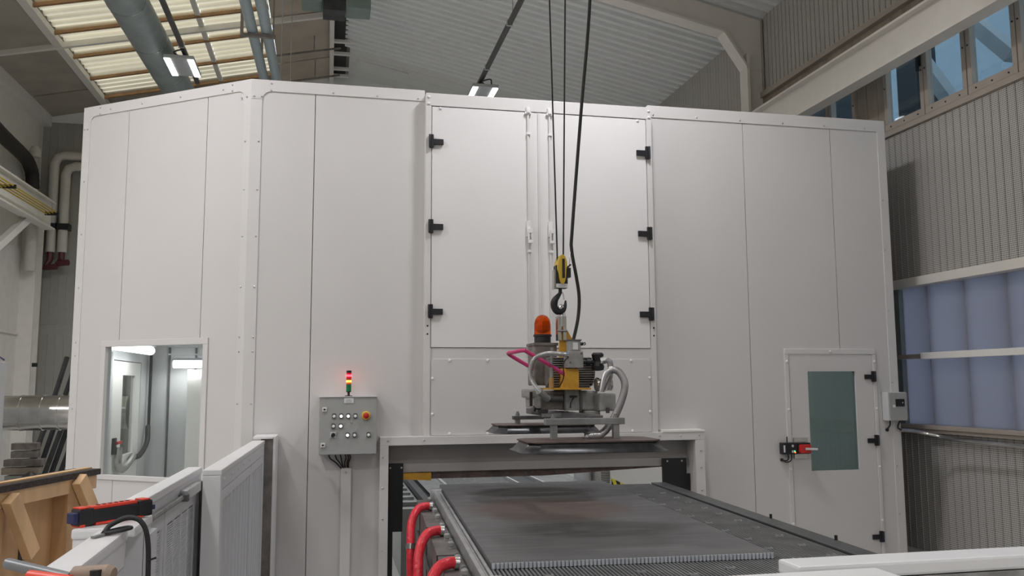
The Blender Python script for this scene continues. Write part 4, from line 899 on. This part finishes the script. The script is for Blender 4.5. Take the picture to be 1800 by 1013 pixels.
# filter and hoses
P('filter_pipe', B().cyl((1.592, 5.3, 1.838), (1.69, 5.3, 1.838), .014, n=12).cyl((1.625, 5.3, 1.838), (1.65, 5.3, 1.838), .02, n=12), 'black_plastic')
P('filter_body', B().lathe((1.702, 5.3, 1.782), [(.012, 0), (.038, .006), (.042, .03), (.03, .06), (.036, .085), (.04, .105), (.03, .117), (.001, .118)], 'Z', 18), 'black_plastic')
P('union_elbow', B().cyl((1.7, 5.25, 1.845), (1.74, 5.25, 1.85), .022, n=8), 'galv')
P('canister', B().lathe((1.69, 5.3, 1.695), [(.044, 0), (.046, .004), (.046, .012), (.04, .014), (.04, .1), (.03, .105)], 'X', 22), 'galv')
P('canister_face', B().lathe((1.684, 5.3, 1.695), [(.001, 0), (.038, .001), (.042, .006)], 'X', 20), 'cast_brown')
P('brass_ring', B().lathe((1.77, 5.3, 1.6), [(.02, 0), (.034, .005), (.034, .03), (.02, .035)], 'X', 16), 'brass')
P('metal_hose', B().tube(spline([(1.735, 5.22, 1.85), (1.752, 5.2, 1.83), (1.745, 5.18, 1.76), (1.735, 5.2, 1.66)]), .017, 12, ribs=(.006, .0025)), 'hose_metal')
P('metal_hose', B().tube(spline([(1.455, 4.74, 1.39), (1.458, 4.74, 1.402), (1.49, 4.75, 1.405), (1.54, 4.79, 1.405), (1.6, 4.83, 1.437), (1.67, 4.88, 1.51), (1.735, 4.93, 1.614), (1.77, 4.98, 1.698), (1.762, 5.05, 1.766), (1.732, 5.1, 1.785), (1.71, 5.16, 1.752), (1.715, 5.25, 1.66)], 8), .02, 12, ribs=(.007, .0028)), 'hose_metal')
P('metal_hose', B().tube(spline([(1.49, 5.26, 1.885), (1.43, 5.22, 1.888), (1.334, 5.2, 1.888), (1.262, 5.2, 1.86), (1.23, 5.2, 1.789), (1.245, 5.2, 1.719), (1.295, 5.22, 1.648), (1.35, 5.26, 1.615)], 8), .0125, 10, ribs=(.006, .0025)), 'hose_metal')
P('hose_fitting', B().cyl((1.45, 5.235, 1.886), (1.492, 5.26, 1.885), .017, n=8), 'galv')
P('hose_fitting', B().cyl((1.29, 5.22, 1.655), (1.36, 5.27, 1.605), .022, n=10), 'cast_grey')
P('hose_foot', B().lathe((1.452, 4.74, 1.387), [(.024, 0), (.024, .008), (.017, .012), (.017, .03), (.022, .034)], 'Z', 14), 'steel_dark')
P('vertical_pipe', B().tube(spline([(1.4, 5.3, 1.93), (1.395, 5.3, 1.85), (1.392, 5.3, 1.7)]), .011, 8), 'steel_grey')
P('brass_valve', B().cyl((1.392, 5.3, 1.675), (1.392, 5.3, 1.74), .016, n=8), 'brass')
P('thin_cable', B().tube(spline([(1.49, 5.24, 1.87), (1.455, 5.23, 1.83), (1.452, 5.23, 1.74), (1.43, 5.25, 1.68)]), .004, 6), 'rubber')

# ------------------------------------------------------------------ guard fences
FR = R(-1.2)
def louvers(mb, ys, z0, z1, x, pitch=.0105):
    for y0, y1 in ys:
        n = int((z1-z0)/pitch)
        for k in range(n): mb.box(x, x+.006, y0, y1, z0+k*pitch, z0+k*pitch+pitch*.62)
    return mb
def fence_panel(name, lab, origin, rot, w, length, zt, fields, cap_h=.03, extra=None):
    t = thing(name, lab, 'fence', origin, rotz=rot)
    obj('cap', B().box(-w/2, w/2, 0, length, zt-cap_h, zt), 'fence_white', t, bev=.006)
    obj('end_post', B().box(-w/2+.002, w/2-.004, 0, .05, 0.02, zt-cap_h), 'fence_white', t, bev=.004)
    obj('end_post', B().box(-w/2+.002, w/2-.004, length-.05, length, 0.02, zt-cap_h), 'fence_white', t, bev=.004)
    obj('top_rail', B().box(-w/2+.002, w/2-.004, .05, length-.05, zt-.105, zt-cap_h), 'louver_white', t)
    obj('back_sheet', B().box(-w/2+.002, w/2-.035, .05, length-.05, .02, zt-.105), 'louver_white', t)
    for f0, f1 in fields:
        f = obj('louver_field', B().box(w/2-.03, w/2-.006, f0, f0+.05, .04, zt-.11).box(w/2-.03, w/2-.006, f1-.05, f1, .04, zt-.11).box(w/2-.03, w/2-.006, f0+.05, f1-.05, zt-.165, zt-.11).box(w/2-.03, w/2-.006, f0+.05, f1-.05, .04, .1), 'louver_white', t)
        n = max(2, int((f1-f0)/.16)); cw = (f1-f0-.1)/n
        obj('louver_slats', louvers(B(), [(f0+.05+k*cw+.006, f0+.05+(k+1)*cw-.006) for k in range(n)], .1, zt-.165, w/2-.018), 'louver_white', f, kind='stuff')
        for k in range(1, n): obj('mullion', B().box(w/2-.022, w/2-.008, f0+.05+k*cw-.008, f0+.05+k*cw+.008, .1, zt-.165), 'louver_white', f)
    return t
t = fence_panel('guard_fence', 'white louvred guard fence panel ending at the cabin front', (-.565, 4.64, 0), FR, .095, 2.35, 1.275, ((.06, 1.45), (1.47, 2.3)))
for k in range(5): obj('bolt', B().cyl((.043, .12+k*.3, 1.215), (.049, .12+k*.3, 1.215), .011, n=8), 'screw_white', t)
t = thing('fence_post', 'dark fence post with white edge fixed to the cabin front', 'post', (-.46, 7.2, 0))
obj('post', B().box(-.5, -.41, 7.03, 7.385, 0, 1.285), 'cast_brown', t)
obj('edge', B().box(-.409, -.39, 7.03, 7.385, 0, 1.3), 'fence_white', t, bev=.003)
obj('cap', B().box(-.56, -.41, 7.0, 7.385, 1.286, 1.3), 'fence_white', t)
t = fence_panel('sliding_gate', 'white louvred sliding gate with a steel slide bar behind the torch', (-.715, 3.14, 0), FR, .075, 1.72, 1.272, ((.32, .8), (.82, 1.6)), cap_h=.035)
obj('slide_bar', B().tube([(.05, .25, 1.19), (.05, 1.48, 1.19)], .012, 8), 'steel_grey', t)
obj('slide_carriage', B().box(.036, .07, 1.12, 1.49, 1.175, 1.22), 'alu', t, bev=.004)
obj('carriage_end', B().box(.034, .078, 1.08, 1.12, 1.172, 1.205), 'steel_dark', t, bev=.004)
obj('end_plate', B().box(.036, .05, 1.66, 1.72, .05, 1.2), 'steel_dark', t)
t = thing('guard_fence', 'white guard fence nearest the viewer at the lower left', 'fence', (-.6, 1.4, 0), rotz=R(.8))
obj('cap', B().box(-.04, .042, 0, 1.42, 1.24, 1.272), 'fence_white', t, bev=.006)
obj('top_sheet', B().box(-.036, .036, 0, 1.42, 1.165, 1.24), 'fence_white', t)
obj('lower_sheet', B().box(-.036, .034, 0, 1.42, 1.09, 1.161), 'louver_white', t)
obj('lower_sheet', B().box(-.036, .034, 0, 1.42, .05, 1.086), 'louver_white', t)
t = thing('corner_post', 'broad white fence corner post under the torch', 'post', (-.65, 3.0, 0))
obj('cap', B().box(-.74, -.56, 2.83, 3.1, 1.245, 1.275), 'fence_white', t, bev=.008)
obj('post', B().box(-.735, -.565, 2.98, 3.095, 0, 1.245).box(-.735, -.65, 2.835, 2.98, 0, 1.245), 'fence_white', t)
obj('strap', B().box(-.563, -.545, 2.98, 3.1, 0, 1.23), 'louver_white', t)
# fence across the foreground at the right
t = thing('guard_fence', 'white guard rail with bolted steel track at the lower right', 'fence', (2.6, 2.2, 0))
obj('cap', B().box(1.255, 4.2, 2.165, 2.28, 1.165, 1.205), 'fence_white', t, bev=.008)
obj('track', B().box(1.3, 4.2, 2.172, 2.2, 1.02, 1.163), 'galv_pipe', t)
obj('track_lip', B().box(1.3, 4.2, 2.158, 2.172, 1.148, 1.163), 'cast_grey', t)
for k in range(9):
    obj('bolt', B().cyl((1.55+k*.075, 2.172, 1.13 - (.025 if k % 2 else 0)), (1.55+k*.075, 2.162, 1.13 - (.025 if k % 2 else 0)), .009, n=8), 'steel_dark', t)
obj('lower_sheet', B().box(1.3, 4.2, 2.2, 2.26, .05, 1.165), 'louver_white', t)
obj('leg', B().box(1.3, 1.38, 2.18, 2.26, 0, .06), 'fence_white', t); obj('leg', B().box(4.1, 4.18, 2.18, 2.26, 0, .06), 'fence_white', t)
t = thing('sliding_gate', 'end of a white gate rail at the bottom edge, in front of the bolted track', 'fence', (1.1, 1.98, 0))
obj('cap', B().box(.2, 1.405, 1.93, 2.045, 1.19, 1.222), 'fence_white', t, bev=.008)
obj('panel', B().box(.2, 1.395, 1.945, 2.03, .02, 1.19), 'louver_white', t)

# torch, scissors-like cable loop, hand tool on the fence
def frame_map(p, q, up=(0, 0, 1)):
    p, q = Vector(p), Vector(q); d = (q-p).normalized(); a = Vector(up).cross(d).normalized(); u = d.cross(a)
    return lambda x, y, z: tuple(p + d*x + a*y + u*z)
fm = frame_map((-.752, 2.86, 1.301), (-.56, 3.06, 1.305))
t = thing('work_torch', 'red and black LED inspection torch lying on the fence corner', 'torch', (-.65, 2.96, 1.276))
LT = .275
tp = lambda n, mb, m_, **k: obj(n, mb.xf(fm), m_, t, **k)
tp('body', B().box(.03, LT-.03, -.022, .022, -.02, .022), 'black_plastic', bev=.006)
tp('red_rail', B().box(.06, LT-.06, -.018, .02, .02, .031), 'red_orange', bev=.003)
tp('red_rail', B().box(.07, LT-.04, -.024, .02, -.026, -.018), 'red_orange', bev=.003)
tp('end_grip', B().box(.015, .065, -.025, .025, -.024, .028), 'black_plastic', bev=.008)
tp('end_grip', B().box(LT-.06, LT-.008, -.025, .025, -.024, .028), 'black_plastic', bev=.008)
tp('red_corner', B().box(.02, .05, -.02, .02, .027, .032), 'red_orange', bev=.002); tp('red_corner', B().box(LT-.045, LT-.015, -.02, .02, .027, .032), 'red_orange', bev=.002)
tp('red_corner', B().box(.018, .034, -.026, .02, -.027, -.018), 'red_orange', bev=.002)
tp('end_cap', B().box(0, .018, -.019, .019, -.015, .018), 'navy', bev=.004); tp('end_cap', B().box(LT-.01, LT+.01, -.012, .012, -.008, .008), 'navy', bev=.003)
for k in range(6): tp('vent_slot', B().box(.085+k*.02, .094+k*.02, -.006, .006, .03, .0325), 'flat_black')
t = thing('cable_loop', 'black cable with a coiled end hanging over the white fence', 'cable', (-.58, 2.75, 1.272))
obj('cable', B().tube(spline([(-.622, 2.72, 1.28), (-.61, 2.74, 1.298), (-.57, 2.76, 1.314), (-.533, 2.76, 1.303), (-.512, 2.76, 1.255), (-.506, 2.76, 1.15), (-.505, 2.76, .9), (-.51, 2.76, .5)], 8), .0075, 10), 'rubber', t)
obj('coil', B().tube(spline([(-.625, 2.71, 1.279), (-.6, 2.77, 1.281), (-.57, 2.79, 1.283), (-.575, 2.75, 1.28), (-.62, 2.71, 1.279), (-.58, 2.71, 1.285), (-.555, 2.745, 1.286), (-.57, 2.765, 1.286), (-.62, 2.72, 1.283)], 6), .005, 8), 'rubber', t)
obj('clip', B().bar((-.62, 2.7, 1.278), (-.64, 2.665, 1.276), .012, .006), 'steel_grey', t)
obj('cable_tie', B().bar((-.506, 2.755, 1.19), (-.485, 2.76, 1.196), .005, .005), 'black_plastic', t)
t = thing('hand_tool', 'grey rod with a red sleeve and brown cylindrical head at the lower left edge', 'tool', (-.58, 2.1, 1.28))
obj('rod', B().tube([(-.705, 2.19, 1.302), (-.7, 2.187, 1.302), (-.535, 2.06, 1.289)], [.008, .0125, .0115], 14), 'grey_rod', t)
obj('sleeve', B().tube([(-.632, 2.12, 1.286), (-.53, 2.04, 1.286)], .013, 12), 'red_orange', t)
obj('head', B().tube([(-.535, 2.075, 1.293), (-.53, 2.073, 1.293), (-.455, 2.05, 1.295), (-.445, 2.047, 1.294)], [.012, .018, .021, .015], 16), 'tan', t)
obj('head_hole', B().cyl((-.478, 2.035, 1.29), (-.479, 2.036, 1.308), .012, n=12), 'flat_black', t)

# ------------------------------------------------------------------ wooden crate side at the left
A = Vector((-1.367, 5.689)); dw = Vector((-.278, -.9605)); nw = Vector((.9605, -.278))
def wf_(a, d, z):   # a along the panel towards the viewer, d out towards the fence, z up
    p = A + dw*a + nw*d; return (p.x, p.y, z)
t = thing('wooden_crate', 'plywood crate with carpeted top rail and diagonal struts at the left', 'crate', (-1.6, 4.8, 0))
wp = lambda n, mb, m_, par=None, **k: obj(n, mb.xf(wf_), m_, par or t, **k)
wp('plywood_sheet', B().box(-.0, 2.6, -.11, -.09, .1, 1.12), 'plywood')
wp('top_rail', B().box(-.02, 2.6, -.09, -.0, 1.085, 1.165), 'pine', bev=.003)
wp('carpet', B().box(-.04, 2.6, -.16, .012, 1.166, 1.2), 'carpet')
wp('carpet_slat', B().box(-.04, 2.6, -.09, -.045, 1.2, 1.208), 'pine')
wp('end_post', B().box(-.01, .12, -.09, -.03, .1, 1.084), 'plywood', bev=.003)
wp('end_post', B().box(.14, .27, -.09, -.0, .1, 1.16), 'plywood', bev=.003)
wp('post', B().box(.83, 1.05, -.09, -.0, .1, 1.084), 'plywood', bev=.003)
for (a0, z0), (a1, z1) in (((.83, 1.135), (.63, .82)), ((.22, 1.165), (.02, .9))):
    wp('strut', B().bar((a0, .03, z0), (a1, .03, z1), .05, .085, (1, 0, .65)), 'pine', bev=.003)
wp('hand_hole', B().box(.43, .56, -.089, -.086, .765, .835), 'carpet')
wp('base_rail', B().box(0, 2.6, -.3, -.0, 0, .1), 'pine')

# ------------------------------------------------------------------ behind the cabin at the left
t = thing('spiral_duct', 'shiny galvanised duct entering the cabin from the left', 'duct', (-3.4, 11, 1.2))
xs = [-4.6, -3.46, -3.235, -3.05, -2.3]
for a, b_ in zip(xs, xs[1:]): obj('duct_section', B().cyl((a+.004, 11, 1.395), (b_, 11, 1.395), .2 + (.004 if a in (-3.46,) else 0), n=32), 'galv', t)
for x in xs[1:-1]: obj('duct_joint', B().cyl((x-.008, 11, 1.395), (x+.008, 11, 1.395), .209, n=32), 'galv', t)
obj('support', B().box(-3.9, -3.8, 10.9, 11.1, 0, 1.2), 'steel_grey', t)
t = thing('switch_cabinet', 'grey louvred cabinet at the left picture edge', 'cabinet', (-3.5, 9.6, 0))
obj('body', B().box(-4.05, -3.36, 9.5, 10.1, 0, 1.96), 'light_box', t, bev=.006)
obj('grille', B().box(-3.8, -3.4, 9.485, 9.499, 1.55, 1.85), 'dark_profiles', t)
obj('eye_bolt', B().tube([(-3.5, 10.05, 1.96), (-3.42, 10.05, 2.02), (-3.365, 10.05, 1.98)], .01, 6), 'navy', t)
t = thing('leaning_profiles', 'bundle of dark steel profiles leaning behind the galvanised duct', 'profiles', (-3.4, 12.5, 0))
for k in range(9):
    x = -3.95+.08*k; obj('profile', B().bar((x, 12.2+.03*(k % 3), 0), (x+.35+.02*(k % 4), 12.75+.03*(k % 3), 1.5+.12*((k*5) % 6)), .05, .04), 'dark_profiles', t)
t = thing('timber_stack', 'stack of grey and brown planks behind the wooden crate', 'timber stack', (-3.72, 12.2, 0))
for k in range(8): obj('plank', B().box(-3.98+.02*(k % 3), -3.55+.03*(k % 2), 12.0, 12.15+.02*(k % 2), .1*k, .1*k+.085), ('timber_grey', 'cast_brown', 'box_grey')[k % 3], t, bev=.004)
for k in range(2): obj('plank', B().box(-3.9, -3.6, 12.05, 12.2, .8+.1*k, .885+.1*k), 'cast_brown', t, bev=.004)
t = tag(obj('black_sack', B().lathe((-3.55, 11.7, 0), [(.2, 0), (.24, .2), (.2, .45), (.1, .6), (.02, .66)], 'Z', 9), 'flat_black'), 'black crumpled sack in front of the plank stack', 'sack')
